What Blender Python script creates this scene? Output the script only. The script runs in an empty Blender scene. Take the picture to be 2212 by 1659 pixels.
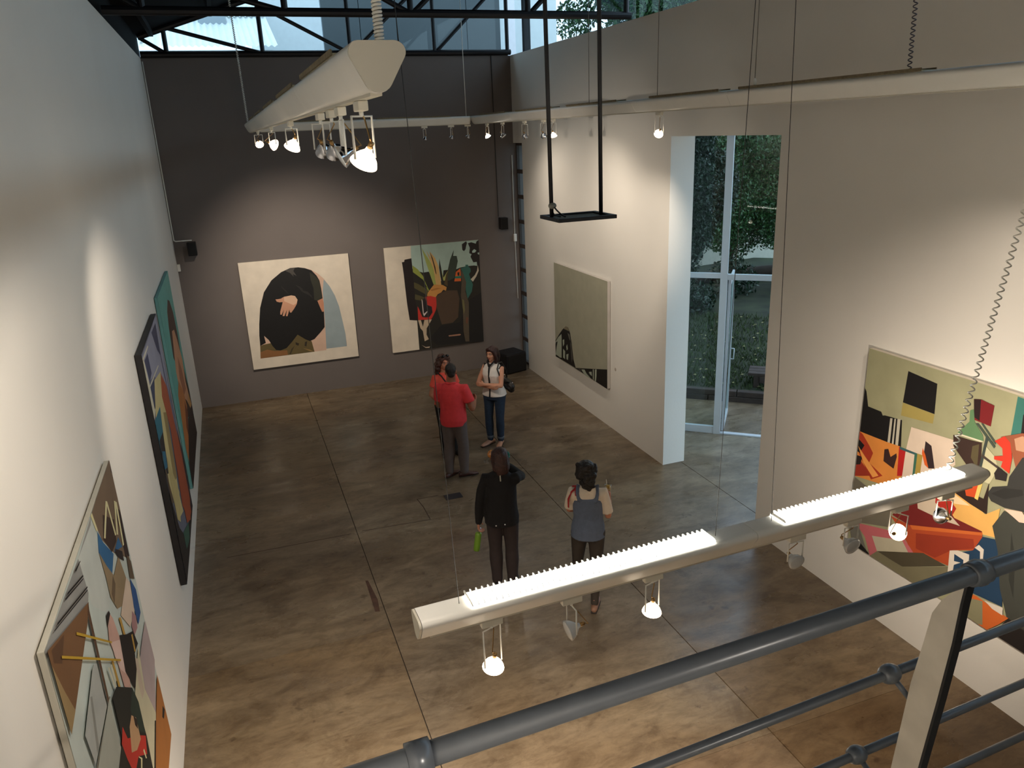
import bpy, bmesh, math, random
import numpy as np
from mathutils import Vector, Matrix, noise

scene = bpy.context.scene
C = scene.collection
R = random.Random(7)
V = Vector

# ------------------------------------------------------------------ camera
cam_d = bpy.data.cameras.new('camera')
cam_o = bpy.data.objects.new('camera', cam_d)
C.objects.link(cam_o)
cam_d.sensor_fit = 'HORIZONTAL'
cam_d.sensor_width = 36.0
cam_d.lens = 1653.09 / 2212 * 36.0
cam_d.clip_start = 0.05
cam_d.clip_end = 300
rot = Matrix(((0.93752469, 0.14343429, -0.31697642),
              (-0.34578051, 0.28328028, -0.89453235),
              (-0.03851344, 0.94825044, 0.31517904)))
cam_o.matrix_world = Matrix.Translation((0, 0, 4.8)) @ rot.to_4x4()
scene.camera = cam_o

# ------------------------------------------------------------------ world and exposure
world = bpy.data.worlds.new('overcast_sky')
scene.world = world
world.use_nodes = True
bg = world.node_tree.nodes['Background']
bg.inputs[0].default_value = (0.60, 0.79, 1.0, 1)
bg.inputs[1].default_value = 1.75
vs = scene.view_settings
vs.view_transform = 'Standard'
vs.look = 'None'
vs.gamma = 1.0
vs.use_curve_mapping = False
vs.exposure = 0.36
try:
    scene.cycles.max_bounces = 8
    scene.cycles.diffuse_bounces = 5
    scene.cycles.transparent_max_bounces = 24
    scene.cycles.sample_clamp_indirect = 6.0
    scene.cycles.caustics_reflective = False
    scene.cycles.caustics_refractive = False
    scene.cycles.use_denoising = True
except Exception:
    pass

SPOT = 1.0        # one knob for the halogen lamps
WARM = (1.0, 0.86, 0.71)

# ------------------------------------------------------------------ materials
def lin(c):
    return tuple((x / 255 / 12.92) if x / 255 <= 0.04045 else ((x / 255 + 0.055) / 1.055) ** 2.4 for x in c[:3]) + (1.0,)

MATS = {}
def mat(name, rgb, rough=0.6, metal=0.0, var=0.0, scale=8.0, bump=0.0, bscale=60.0, spec=0.5, emit=None, estr=0.0, sheen=0.0):
    if name in MATS:
        return MATS[name]
    m = bpy.data.materials.new(name)
    m.use_nodes = True
    nt = m.node_tree
    b = nt.nodes['Principled BSDF']
    col = lin(rgb)
    b.inputs['Base Color'].default_value = col
    b.inputs['Roughness'].default_value = rough
    b.inputs['Metallic'].default_value = metal
    b.inputs['Specular IOR Level'].default_value = spec
    if sheen:
        b.inputs['Sheen Weight'].default_value = sheen
    tc = nt.nodes.new('ShaderNodeTexCoord')
    if var > 0:
        n = nt.nodes.new('ShaderNodeTexNoise')
        n.inputs['Scale'].default_value = scale
        n.inputs['Detail'].default_value = 5
        nt.links.new(tc.outputs['Object'], n.inputs['Vector'])
        r = nt.nodes.new('ShaderNodeValToRGB')
        r.color_ramp.elements[0].position = 0.3
        r.color_ramp.elements[1].position = 0.7
        r.color_ramp.elements[0].color = tuple(max(0, c * (1 - var)) for c in col[:3]) + (1,)
        r.color_ramp.elements[1].color = tuple(min(1, c * (1 + var)) for c in col[:3]) + (1,)
        nt.links.new(n.outputs['Fac'], r.inputs['Fac'])
        nt.links.new(r.outputs['Color'], b.inputs['Base Color'])
    if bump > 0:
        n2 = nt.nodes.new('ShaderNodeTexNoise')
        n2.inputs['Scale'].default_value = bscale
        n2.inputs['Detail'].default_value = 4
        nt.links.new(tc.outputs['Object'], n2.inputs['Vector'])
        bp = nt.nodes.new('ShaderNodeBump')
        bp.inputs['Strength'].default_value = bump
        bp.inputs['Distance'].default_value = 0.02
        nt.links.new(n2.outputs['Fac'], bp.inputs['Height'])
        nt.links.new(bp.outputs['Normal'], b.inputs['Normal'])
    if emit:
        b.inputs['Emission Color'].default_value = tuple(emit) + (1,)
        b.inputs['Emission Strength'].default_value = estr
    MATS[name] = m
    return m

def glass_mat(name, tint=(0.92, 0.97, 0.96), gloss=0.015, rough=0.02):
    if name in MATS:
        return MATS[name]
    m = bpy.data.materials.new(name)
    m.use_nodes = True
    nt = m.node_tree
    for n in list(nt.nodes):
        nt.nodes.remove(n)
    out = nt.nodes.new('ShaderNodeOutputMaterial')
    mix = nt.nodes.new('ShaderNodeMixShader')
    tr = nt.nodes.new('ShaderNodeBsdfTransparent')
    gl = nt.nodes.new('ShaderNodeBsdfGlossy')
    tr.inputs[0].default_value = tuple(tint) + (1,)
    gl.inputs['Roughness'].default_value = rough
    lw = nt.nodes.new('ShaderNodeLayerWeight')
    lw.inputs[0].default_value = 0.25
    mp = nt.nodes.new('ShaderNodeMath')
    mp.operation = 'MULTIPLY_ADD'
    mp.inputs[1].default_value = 0.045
    mp.inputs[2].default_value = gloss
    nt.links.new(lw.outputs['Fresnel'], mp.inputs[0])
    nt.links.new(mp.outputs[0], mix.inputs[0])
    nt.links.new(tr.outputs[0], mix.inputs[1])
    nt.links.new(gl.outputs[0], mix.inputs[2])
    nt.links.new(mix.outputs[0], out.inputs[0])
    MATS[name] = m
    return m

def floor_mat():
    m = bpy.data.materials.new('polished_concrete')
    m.use_nodes = True
    nt = m.node_tree
    L = nt.links.new
    b = nt.nodes['Principled BSDF']
    tc = nt.nodes.new('ShaderNodeTexCoord')
    def noise_n(scale, detail=6, rough=0.6, sx=1, sy=1, dist=0.0, off=0):
        mp = nt.nodes.new('ShaderNodeMapping')
        mp.inputs['Scale'].default_value = (sx, sy, 1)
        mp.inputs['Location'].default_value = (off, off * 1.7, 0)
        L(tc.outputs['Object'], mp.inputs[0])
        n = nt.nodes.new('ShaderNodeTexNoise')
        n.inputs['Scale'].default_value = scale
        n.inputs['Detail'].default_value = detail
        n.inputs['Roughness'].default_value = rough
        n.inputs['Distortion'].default_value = dist
        L(mp.outputs[0], n.inputs['Vector'])
        return n
    def ramp(node, stops):
        r = nt.nodes.new('ShaderNodeValToRGB')
        e = r.color_ramp.elements
        while len(e) < len(stops):
            e.new(0.5)
        for el, (p, c) in zip(e, stops):
            el.position = p
            el.color = c if len(c) == 4 else lin(c)
        L(node.outputs['Fac'], r.inputs['Fac'])
        return r
    def mixc(a, bsock, fac, mode='MIX'):
        x = nt.nodes.new('ShaderNodeMix')
        x.data_type = 'RGBA'
        x.blend_type = mode
        if isinstance(fac, float):
            x.inputs[0].default_value = fac
        else:
            L(fac, x.inputs[0])
        L(a, x.inputs[6])
        L(bsock, x.inputs[7])
        return x.outputs[2]
    base = ramp(noise_n(0.55, 7, 0.62, 0.7, 1.2, 0.6), [(0.32, (98, 84, 66)), (0.50, (129, 113, 91)), (0.68, (160, 146, 122))])
    warm = ramp(noise_n(0.35, 4, 0.5, 1, 1, 0.3, 4), [(0.35, (116, 95, 68)), (0.65, (122, 116, 106))])
    c1 = mixc(base.outputs[0], warm.outputs[0], 0.45)
    streak = ramp(noise_n(1.6, 8, 0.68, 0.45, 1.6, 1.0, 9), [(0.36, (0.42, 0.38, 0.34, 1)), (0.56, (1, 1, 1, 1))])
    c2 = mixc(c1, streak.outputs[0], 0.5, 'MULTIPLY')
    fine = ramp(noise_n(9, 8, 0.75, 0.6, 1.4, 0.6, 2), [(0.33, (0.55, 0.5, 0.46, 1)), (0.55, (1.0, 1.0, 1.0, 1)), (0.75, (1.12, 1.1, 1.06, 1))])
    c3 = mixc(c2, fine.outputs[0], 0.6, 'MULTIPLY')
    spots = ramp(noise_n(5.5, 3, 0.5, 1, 1, 0.2, 14), [(0.27, (0.35, 0.3, 0.28, 1)), (0.33, (1, 1, 1, 1))])
    c4 = mixc(c3, spots.outputs[0], 0.6, 'MULTIPLY')
    oi = nt.nodes.new('ShaderNodeObjectInfo')
    c5 = mixc(c4, oi.outputs['Color'], 1.0, 'MULTIPLY')
    mot = ramp(noise_n(2.6, 9, 0.72, 0.8, 1.2, 0.8, 33), [(0.36, (0.62, 0.58, 0.54, 1)), (0.52, (1, 1, 1, 1)), (0.68, (1.14, 1.13, 1.1, 1))])
    c5 = mixc(c5, mot.outputs[0], 0.8, 'MULTIPLY')
    L(c5, b.inputs['Base Color'])
    rr = ramp(noise_n(1.3, 6, 0.6, 0.7, 1.3, 0.5, 21), [(0.35, (0.22, 0.22, 0.22, 1)), (0.7, (0.46, 0.46, 0.46, 1))])
    L(rr.outputs[0], b.inputs['Roughness'])
    b.inputs['Specular IOR Level'].default_value = 0.45
    bp = nt.nodes.new('ShaderNodeBump')
    bp.inputs['Strength'].default_value = 0.08
    bp.inputs['Distance'].default_value = 0.01
    L(noise_n(14, 6, 0.6).outputs['Fac'], bp.inputs['Height'])
    L(bp.outputs['Normal'], b.inputs['Normal'])
    return m

# ------------------------------------------------------------------ helpers
def link(name, me, material=None, parent=None):
    o = bpy.data.objects.new(name, me)
    C.objects.link(o)
    if material is not None:
        for mm in (material if isinstance(material, (list, tuple)) else [material]):
            me.materials.append(mm)
    if parent is not None:
        o.parent = parent
    return o

def obj(name, bm, material=None, parent=None, smooth=False, angle=None):
    me = bpy.data.meshes.new(name)
    bmesh.ops.recalc_face_normals(bm, faces=bm.faces)
    bm.to_mesh(me)
    bm.free()
    if smooth:
        for p in me.polygons:
            p.use_smooth = True
        if angle:
            me.set_sharp_from_angle(angle=angle)
    return link(name, me, material, parent)

def tag(o, label=None, cat=None, group=None, kind=None):
    if label: o['label'] = label
    if cat: o['category'] = cat
    if group: o['group'] = group
    if kind: o['kind'] = kind
    return o

def empty(name, loc=(0, 0, 0), rz=0.0, parent=None):
    o = bpy.data.objects.new(name, None)
    C.objects.link(o)
    o.location = loc
    o.rotation_euler = (0, 0, rz)
    o.empty_display_size = 0.1
    if parent: o.parent = parent
    return o

def struct(name, bm, material, parent=None):
    o = obj(name, bm, material, parent)
    if parent is None: o['kind'] = 'structure'
    return o

def copy_tree(o, parent=None):
    c = o.copy()
    C.objects.link(c)
    if parent is not None: c.parent = parent
    for ch in list(o.children): copy_tree(ch, c)
    return c

def BM(): return bmesh.new()

def box(bm, lo, hi, bevel=0.0, mtx=None, mi=0):
    r = bmesh.ops.create_cube(bm, size=1.0)
    vs_ = r['verts']
    lo, hi = V(lo), V(hi)
    for v in vs_:
        v.co = V(((v.co.x + .5) * (hi.x - lo.x) + lo.x, (v.co.y + .5) * (hi.y - lo.y) + lo.y, (v.co.z + .5) * (hi.z - lo.z) + lo.z))
    fs = set(f for v in vs_ for f in v.link_faces)
    for f in fs: f.material_index = mi
    if bevel > 0:
        es = list(set(e for v in vs_ for e in v.link_edges))
        rb = bmesh.ops.bevel(bm, geom=es, offset=bevel, segments=2, affect='EDGES', profile=0.5)
        vs_ = list(set(v for f in rb['faces'] for v in f.verts) | set(v for v in vs_ if v.is_valid))
    if mtx is not None:
        for v in vs_: v.co = mtx @ v.co
    return bm

def ring_frame(t, up=V((0, 0, 1))):
    t = t.normalized()
    if abs(t.dot(up)) > 0.98: up = V((0, 1, 0))
    x = up.cross(t).normalized()
    return x, t.cross(x).normalized()

def tube(bm, pts, radii, segs=12, caps=True, lat=None, rb=None, dome=False):
    """swept ellipse along pts. radii: lateral radius per point, rb: second radius"""
    pts = [V(p) for p in pts]
    n = len(pts)
    if not hasattr(radii, '__len__'): radii = [radii] * n
    if rb is None: rb = radii
    elif not hasattr(rb, '__len__'): rb = [rb] * n
    P, A, B = list(pts), list(radii), list(rb)
    if dome:
        def dm(p, d, a, b):
            out = []
            k = min(a, b)
            for f in (0.55, 0.85, 0.985):
                s = math.sqrt(max(0, 1 - f * f))
                out.append((p + d * k * f, a * s, b * s))
            return out
        d0 = (pts[0] - pts[1]).normalized(); d1 = (pts[-1] - pts[-2]).normalized()
        s0 = dm(pts[0], d0, A[0], B[0])[::-1]; s1 = dm(pts[-1], d1, A[-1], B[-1])
        P = [q[0] for q in s0] + P + [q[0] for q in s1]
        A = [q[1] for q in s0] + A + [q[1] for q in s1]
        B = [q[2] for q in s0] + B + [q[2] for q in s1]
    rings = []
    px = None
    for i, p in enumerate(P):
        if i == 0: t = P[1] - P[0]
        elif i == len(P) - 1: t = P[-1] - P[-2]
        else: t = (P[i + 1] - P[i]).normalized() + (P[i] - P[i - 1]).normalized()
        t = t.normalized()
        if lat is not None:
            x = V(lat) - t * V(lat).dot(t)
            x.normalize(); y = t.cross(x)
        elif px is None:
            x, y = ring_frame(t)
        else:
            x = (px - t * px.dot(t)).normalized(); y = t.cross(x)
        px = x
        rings.append([bm.verts.new(p + x * A[i] * math.cos(2 * math.pi * k / segs) + y * B[i] * math.sin(2 * math.pi * k / segs)) for k in range(segs)])
    for a, b in zip(rings, rings[1:]):
        for k in range(segs):
            bm.faces.new((a[k], a[(k + 1) % segs], b[(k + 1) % segs], b[k]))
    if caps:
        bm.faces.new(rings[0][::-1]); bm.faces.new(rings[-1])
    return bm

def lathe(bm, prof, segs=20, mtx=None, caps=True):
    rings = []
    for r, z in prof:
        rings.append([bm.verts.new((r * math.cos(2 * math.pi * k / segs), r * math.sin(2 * math.pi * k / segs), z)) for k in range(segs)])
    for a, b in zip(rings, rings[1:]):
        for k in range(segs):
            bm.faces.new((a[k], a[(k + 1) % segs], b[(k + 1) % segs], b[k]))
    if caps:
        bm.faces.new(rings[0][::-1]); bm.faces.new(rings[-1])
    if mtx is not None:
        for rr in rings:
            for v in rr: v.co = mtx @ v.co
    return bm

def ellipsoid(bm, c, r, u=14, w=10, mtx=None):
    rs = bmesh.ops.create_uvsphere(bm, u_segments=u, v_segments=w, radius=1.0)
    for v in rs['verts']:
        p = V((v.co.x * r[0], v.co.y * r[1], v.co.z * r[2]))
        if mtx is not None: p = mtx @ p
        v.co = p + V(c)
    return bm

def prism(bm, poly, axis, a, b):
    """extrude a 2D polygon (list of pairs) along axis index from a to b"""
    def p3(q, t):
        q = list(q); q.insert(axis, t); return q
    lo = [bm.verts.new(p3(q, a)) for q in poly]
    hi = [bm.verts.new(p3(q, b)) for q in poly]
    n = len(poly)
    bm.faces.new(lo); bm.faces.new(hi[::-1])
    for i in range(n):
        bm.faces.new((lo[i], lo[(i + 1) % n], hi[(i + 1) % n], hi[i]))
    return bm

def helix(p0, p1, r, turns, per=8):
    p0, p1 = V(p0), V(p1)
    x, y = ring_frame(p1 - p0)
    n = int(turns * per)
    return [p0 + (p1 - p0) * (i / n) + x * r * math.cos(2 * math.pi * i / per) + y * r * math.sin(2 * math.pi * i / per) for i in range(n + 1)]

# ------------------------------------------------------------------ room numbers (metres)
XL, XR, YB, ZT = -0.975, 5.52, 14.93, 6.15
YREAR = -3.5
def roof_z(x):
    return 6.48 + 0.325 * (min(x, 2.6) + 1.04)
# ------------------------------------------------------------------ structure
M_wall = mat('white_wall_paint', (232, 228, 220), 0.75, var=0.025, scale=0.8, bump=0.05, bscale=35)
M_grey = mat('grey_wall_paint', (112, 104, 100), 0.8, var=0.04, scale=1.2, bump=0.05, bscale=40)
M_floor = floor_mat()
M_joint = mat('joint_filler', (52, 42, 34), 0.8)
M_black = mat('black_steel', (26, 26, 30), 0.45, metal=0.3, var=0.1, scale=6)
M_roof = mat('dark_roof_sheet', (14, 14, 15), 0.9, var=0.12, scale=2, spec=.1)
M_matte = mat('matte_black_paint', (13, 13, 14), 0.85, spec=.15)
M_glass = glass_mat('window_glass')
M_alu = mat('painted_aluminium', (196, 200, 204), 0.4, metal=0.25, var=0.02)
M_white = mat('white_enamel', (233, 231, 224), 0.38, var=0.02, scale=5)
M_dust = mat('dusty_top', (120, 108, 84), 0.9, var=0.25, scale=30)
M_conc = mat('pale_concrete', (168, 166, 160), 0.7, var=0.1, scale=3, bump=0.1)

bm = BM(); box(bm, (-1.4, YREAR - .3, -0.25), (8.6, YB + .3, -0.012))
floor = struct('floor', bm, M_joint)
JX = [XL - .02, 0.97, 3.6, 5.82, 8.55]
JY = [YREAR, 1.3, 4.09, 6.74, 11.2, YB + .01]
G = 0.0045
for i in range(4):
    for j in range(5):
        if i == 3 and (j < 2): continue
        x0, x1, y0, y1 = JX[i], JX[i + 1], JY[j], JY[j + 1]
        bm = BM(); box(bm, (x0 + G, y0 + G * .3, -0.03), (x1 - G, y1 - G * .3, 0.0))
        o = obj('floor_slab', bm, M_floor, floor); o.color = {(2, 1): (.80, .70, .58, 1), (2, 0): (.8, .7, .6, 1), (2, 2): (.9, .84, .76, 1), (0, 2): (1.06, 1.0, .9, 1), (1, 1): (.97, .92, .9, 1)}.get((i, j), (1, 1, 1, 1))

M_stain = mat('dark_floor_fill', (64, 48, 38), .8, var=.3, scale=12)
bm = BM(); prism(bm, [(.874, 7.73), (.903, 7.72), (.935, 7.30), (.915, 7.075), (.868, 7.09)], 2, .0002, .0012); obj('floor_repair', bm, mat('red_brown_fill', (78, 54, 42), .8, var=.3, scale=12), floor)
bm = BM()
for a, b in [((1.04, 8.895), (1.92, 8.83)), ((1.897, 9.477), (2.20, 9.471)), ((1.897, 9.477), (1.921, 9.22)), ((1.921, 9.22), (1.92, 8.84)), ((-.6, 8.92), (.9, 8.88))]:
    a, b = V(a + (.0,)), V(b + (.0,)); q = (b - a).normalized(); w = V((-q.y, q.x, 0)) * .006
    bm.faces.new([bm.verts.new(p + V((0, 0, .0008))) for p in (a - w, a + w, b + w, b - w)])
obj('floor_crack', bm, M_stain, floor)
bm = BM(); box(bm, (XL - .2, YREAR, 0), (XL, YB + .2, ZT)); wall_left = struct('wall_left', bm, M_wall)
bm = BM(); box(bm, (XL - .25, YREAR, ZT + .01), (XL - .012, YB + .2, 6.5)); struct('trim_1', bm, M_matte)
bm = BM(); box(bm, (XL, YB + .001, ZT + .001), (5.48, YB + .2, ZT + .02)); struct('trim_2', bm, M_black)
bm = BM(); box(bm, (XL, YB, 0), (5.90, YB + .2, ZT)); wall_back = struct('wall_back', bm, M_grey)
# right wall: slit window beside the back wall, tall opening to the garden alcove
bm = BM()
T = 0.36
box(bm, (XR, 9.035, 0), (XR + T, 14.45, ZT))
box(bm, (XR, 14.4505, 4.55), (XR + T, YB - .002, ZT))
box(bm, (XR, 6.88, 4.64), (XR + T, 9.0345, ZT))
box(bm, (XR, YREAR, 0), (XR + T, 6.8795, ZT))
wall_right = struct('wall_right', bm, M_wall)
bm = BM(); box(bm, (XL, YREAR - .2, 0), (XR, YREAR, 7.6)); struct('wall_rear', bm, M_wall)
# upper floor the photographer stands on
bm = BM(); box(bm, (XL, YREAR, 2.35), (XR, 1.10, 2.6)); struct('mezzanine_floor', bm, M_conc)

# roof
bm = BM()
pf = [(-1.5, roof_z(-1.5)), (2.6, roof_z(2.6)), (6.3, roof_z(2.6)), (6.3, roof_z(2.6) + .1), (2.6, roof_z(2.6) + .1), (-1.5, roof_z(-1.5) + .1)]
prism(bm, pf, 1, YREAR - .3, YB + .32)
ceiling = struct('ceiling', bm, M_roof)
for k in range(7):
    x = -0.75 + k * 0.95
    bm = BM(); z = roof_z(x) - .001
    box(bm, (x - .03, YREAR, z - .10), (x + .03, YB - .05, z))
    obj('purlin', bm, M_matte, ceiling)

# clerestory glazing
bm = BM()
prism(bm, [(-1.0, 6.24), (5.48, 6.24), (5.48, roof_z(2.6) - .01), (2.6, roof_z(2.6) - .01), (-1.0, roof_z(-1.0) - .01)], 1, YB + .10, YB + .108)
win3 = tag(obj('window_3', bm, M_glass), kind='structure')
bm = BM(); box(bm, (-0.985, YB + .094, 6.385), (-0.90, YB + .0995, 6.47)); 
for i, (a, b, c_, d_) in enumerate([(-0.96, 6.405, -0.925, 6.435)]): pass
bm.free()
bm = BM()
for (x0, z0, x1, z1) in [(-.945, 6.43, -.915, 6.455), (-.955, 6.408, -.905, 6.414), (-.945, 6.395, -.89, 6.401), (-.955, 6.382, -.91, 6.388)]:
    box(bm, (x0, YB + .096, z0), (x1, YB + .0995, z1))
obj('glass_stamp', bm, mat('stamp_ink', (60, 70, 110), 0.6), win3)
win4 = empty('window_4', (0, 0, 0)); win4['kind'] = 'structure'
for y0, y1 in [(YREAR, .9), (.98, 5.4), (5.48, 10.1), (10.2, 14.24), (14.36, 14.86)]:
    bm = BM(); box(bm, (XR + .10, y0, ZT), (XR + .108, y1, roof_z(3) - .01)); obj('pane', bm, M_glass, win4)
for y in (.94, 5.44, 14.30):
    bm = BM(); box(bm, (XR + .04, y - .055, ZT + .001), (XR + .16, y + .055, roof_z(3))); obj('mullion', bm, M_black, win4)

# thin pale pipe in the back left corner, then out to the speaker
bm = BM(); tube(bm, [(XL + .02, YB - .03, 6.1), (XL + .02, YB - .03, 3.17), (XL + .05, YB - .03, 3.15), (-0.66, YB - .03, 3.15)], .011, 8)
tag(obj('conduit_pipe', bm, M_white, None, True), 'thin white pipe down the left corner bending to the left wall speaker', 'pipe')

# slit window
win2 = empty('window_2'); win2['kind'] = 'structure'
bm = BM()
for (a, b) in [((XR + .05, 14.452, 0.02), (XR + .10, 14.50, 4.545)), ((XR + .05, 14.88, 0.02), (XR + .10, 14.925, 4.545)), ((XR + .05, 14.5005, 0.02), (XR + .10, 14.8795, 0.07)), ((XR + .05, 14.5005, 4.50), (XR + .10, 14.8795, 4.545))]:
    box(bm, a, b)
M_brown = mat('brown_window_frame', (70, 60, 54), 0.6, var=0.1)
obj('frame', bm, M_brown, win2)
for k in range(9):
    z0 = 0.07 + k * 0.4922
    bm = BM(); box(bm, (XR + .072, 14.5005, z0), (XR + .078, 14.8795, z0 + .4922)); obj('pane', bm, M_glass, win2)
    if k:
        bm = BM(); box(bm, (XR + .045, 14.5005, z0 - .04), (XR + .071, 14.8795, z0 + .04)); obj('glazing_bar', bm, M_brown, win2)

# garden door set at an angle across the alcove
dA = V((6.93, 9.76, 0)); dd = V((.76, -.65, 0)).normalized(); dn = V((-dd.y, dd.x, 0))  # dn points outside
Md = Matrix(((dd.x, dn.x, 0, dA.x), (dd.y, dn.y, 0, dA.y), (0, 0, 1, 0), (0, 0, 0, 1)))
def dbox(name, lo, hi, m, parent):
    bm = BM(); box(bm, lo, hi, mtx=Md); return obj(name, bm, m, parent)
door = empty('door_1'); door['kind'] = 'structure'
s0, s1, zt = -1.2, 3.0, 5.0
for nm, lo, hi in [('frame', (s0, -.03, 0), (s0 + .07, .03, zt)), ('frame', (s1 - .07, -.03, 0), (s1, .03, zt)),
                   ('mullion', (-.035, -.045, 0), (.07, .045, zt)),
                   ('transom', (s0 + .071, -.035, 2.535), (-.036, .035, 2.61)), ('transom', (.071, -.035, 2.515), (s1 - .071, .035, 2.60)),
                   ('bottom_rail', (s0 + .071, -.03, 0.0), (-.036, .03, .115)), ('sill', (.071, -.04, 0.0), (s1 - .071, .05, .02)),
                   ('head_rail', (s0 + .071, -.03, zt - .07), (-.036, .03, zt)), ('head_rail', (.071, -.03, zt - .07), (s1 - .071, .03, zt))]:
    dbox(nm, lo, hi, M_alu, door)
for lo, hi in [((s0 + .07, -.004, 2.61), (-.036, .004, zt - .07)), ((.071, -.004, 2.60), (s1 - .07, .004, zt - .07)), ((s0 + .07, -.004, .115), (-.036, .004, 2.535))]:
    dbox('pane', lo, hi, M_glass, door)
# the open leaf: hinged at the mullion, swung outward
leaf = empty('door_2'); leaf['kind'] = 'structure'
la = math.radians(91)
ld = (dd * math.cos(la) + dn * math.sin(la)).normalized(); ln = V((-ld.y, ld.x, 0)); hp = dA + dd * .10 + dn * .05
Ml = Matrix(((ld.x, ln.x, 0, hp.x), (ld.y, ln.y, 0, hp.y), (0, 0, 1, 0), (0, 0, 0, 1)))
def lbox(name, lo, hi, m, smooth=False):
    bm = BM(); box(bm, lo, hi, mtx=Ml); return obj(name, bm, m, leaf)
lbox('stile', (0, -.02, .03), (.06, .02, 2.5), M_alu); lbox('stile', (.84, -.02, .03), (.90, .02, 2.5), M_alu)
lbox('rail', (.061, -.02, .03), (.839, .02, .12), M_alu); lbox('rail', (.061, -.02, 2.42), (.839, .02, 2.5), M_alu)
lbox('pane', (.061, -.004, .12), (.839, .004, 2.42), M_glass)
bm = BM(); tube(bm, [(.85, -.02, 1.0), (.85, -.07, 1.0), (.85, -.07, 1.18), (.85, -.02, 1.18)], .011, 8)
for v in bm.verts: v.co = Ml @ v.co
obj('handle', bm, M_alu, leaf, True)
# alcove side walls and lid
jl = dA + dd * s0; jr = dA + dd * s1
bm = BM(); prism(bm, [(XR + T, 10.55), (jl.x, jl.y), (jl.x - .02, jl.y + .16), (XR + T, 10.75)], 2, 0, 5.1); struct('wall_alcove_far', bm, M_wall)
win6 = empty('window_6'); win6['kind'] = 'structure'  # unseen near side of the alcove, glazed to bring daylight onto the pier
na = V((XR + T + .02, 6.80, 0)); nb = jr; nd = (nb - na).normalized(); nn = V((-nd.y, nd.x, 0)); NL = (nb - na).length
Mn6 = Matrix(((nd.x, nn.x, 0, na.x), (nd.y, nn.y, 0, na.y), (0, 0, 1, 0), (0, 0, 0, 1)))
for k in range(3):
    x0 = NL * k / 3
    bm = BM(); box(bm, (x0 + .04, -.004, .06), (x0 + NL / 3 - .04, .004, 5.0), mtx=Mn6); obj('pane', bm, M_glass, win6)
    bm = BM(); box(bm, (x0 - .035, -.03, 0), (x0 + .035, .03, 5.09), mtx=Mn6); obj('mullion', bm, M_alu, win6)
bm = BM(); prism(bm, [(XR + T, 6.70), (jr.x + .1, jr.y - .18), (jr.x + .08, jr.y + .08), (jl.x + .1, jl.y + .1), (jl.x - .02, jl.y + .18), (XR + T, 10.75)], 2, 5.1, 5.2); struct('ceiling_alcove', bm, M_roof)

# ------------------------------------------------------------------ roof trusses
def truss(y, label):
    t = empty('roof_truss', (0, y, 6.2))
    def bar(nm, a, b, r, seg=10):
        bm = BM(); tube(bm, [(a[0], 0, a[1] - 6.2), (b[0], 0, b[1] - 6.2)], r, seg); obj(nm, bm, M_black, t, True, 0.6)
    x0 = XL + .01; x1 = XR - .01
    bar('bottom_chord', (x0, 6.205), (x1, 6.205), .05)
    bar('top_chord', (x0, roof_z(x0) - .04), (2.6, roof_z(2.6) - .04), .05)
    bar('top_chord', (2.6, roof_z(2.6) - .04), (x1, roof_z(2.6) - .04), .05)
    px = [-.56, .97, 2.47, 4.02, 5.45]
    for x in px: bar('post', (x, 6.2), (x, roof_z(x) - .05), .038)
    for a, b in [((x0 + .02, 6.46), (-.56, 6.21)), ((-.5, 6.60), (.97, 6.21)), ((.97, roof_z(.97) - .16), (2.45, 6.21)),
                 ((2.50, 6.21), (4.02, 7.5)), ((4.04, 6.21), (5.45, 7.5))]:
        bar('web_brace', a, b, .033)
    return tag(t, label, 'roof truss', 'black roof trusses')
truss(YB - .03 - .02, 'black steel truss standing along the top of the grey back wall')
truss(10.15, 'black steel truss crossing the hall in front of the back wall')

# ------------------------------------------------------------------ outside
M_nroof = mat('pale_roof_sheet', (226, 230, 228), 0.5, var=0.05, scale=4)
M_nwall = mat('pale_render', (232, 236, 236), 0.8, var=0.03)
M_clad = mat('blue_grey_cladding', (74, 82, 86), 0.6, var=0.06, scale=1.0)
bm = BM(); box(bm, (-30, 15.4, -.35), (40, 60, -.12)); box(bm, (9.2, -12, -.35), (40, 15.39, -.12))
struct('ground', bm, mat('soil', (70, 62, 46), 0.9, var=0.3, scale=3))

house = empty('neighbour_house', (-2, 22, 0))
def hp_(nm, bm, m, par=None, smooth=False):
    for v in bm.verts: v.co -= V((-2, 22, 0))
    return obj(nm, bm, m, par or house, smooth)
# corrugated roof sheets in two courses
def sheet(y0, z0, y1, z1, x0, x1, lift):
    bm = BM(); n = int((x1 - x0) / .022); prev = None
    for i in range(n + 1):
        x = x0 + (x1 - x0) * i / n; h = .02 * math.sin(2 * math.pi * (x - x0) / .13) + lift
        a = bm.verts.new((x, y0, z0 + h)); b = bm.verts.new((x, y1, z1 + h))
        if prev: bm.faces.new((prev[0], a, b, prev[1]))
        prev = (a, b)
    return bm
for k, xa in enumerate([-8.0, -5.6, -3.2, -.8]):
    xb = xa + 2.38
    hp_('roof_sheet', sheet(19.0, 6.75, 21.8, 7.72, xa, xb, 0), M_nroof, smooth=True)
    hp_('roof_sheet', sheet(21.6, 7.69, 24.3, 8.62, xa, xb, .05), M_nroof, smooth=True)
bm = BM(); box(bm, (-8, 19.3, -.1), (1.5, 26, 6.7)); hp_('wall', bm, M_nwall)
bm = BM(); tube(bm, [(-8, 24.35, 8.68), (1.6, 24.35, 8.68)], .1, 10); hp_('ridge_cap', bm, M_nroof, smooth=True)
bm = BM(); box(bm, (.0, 21.0, 7.4), (.62, 21.5, 8.02)); hp_('roof_box', bm, mat('grey_box', (150, 160, 166), 0.6))
M_bl = mat('pale_blue_steel', (140, 158, 176), 0.5)
fr = BM()
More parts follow.
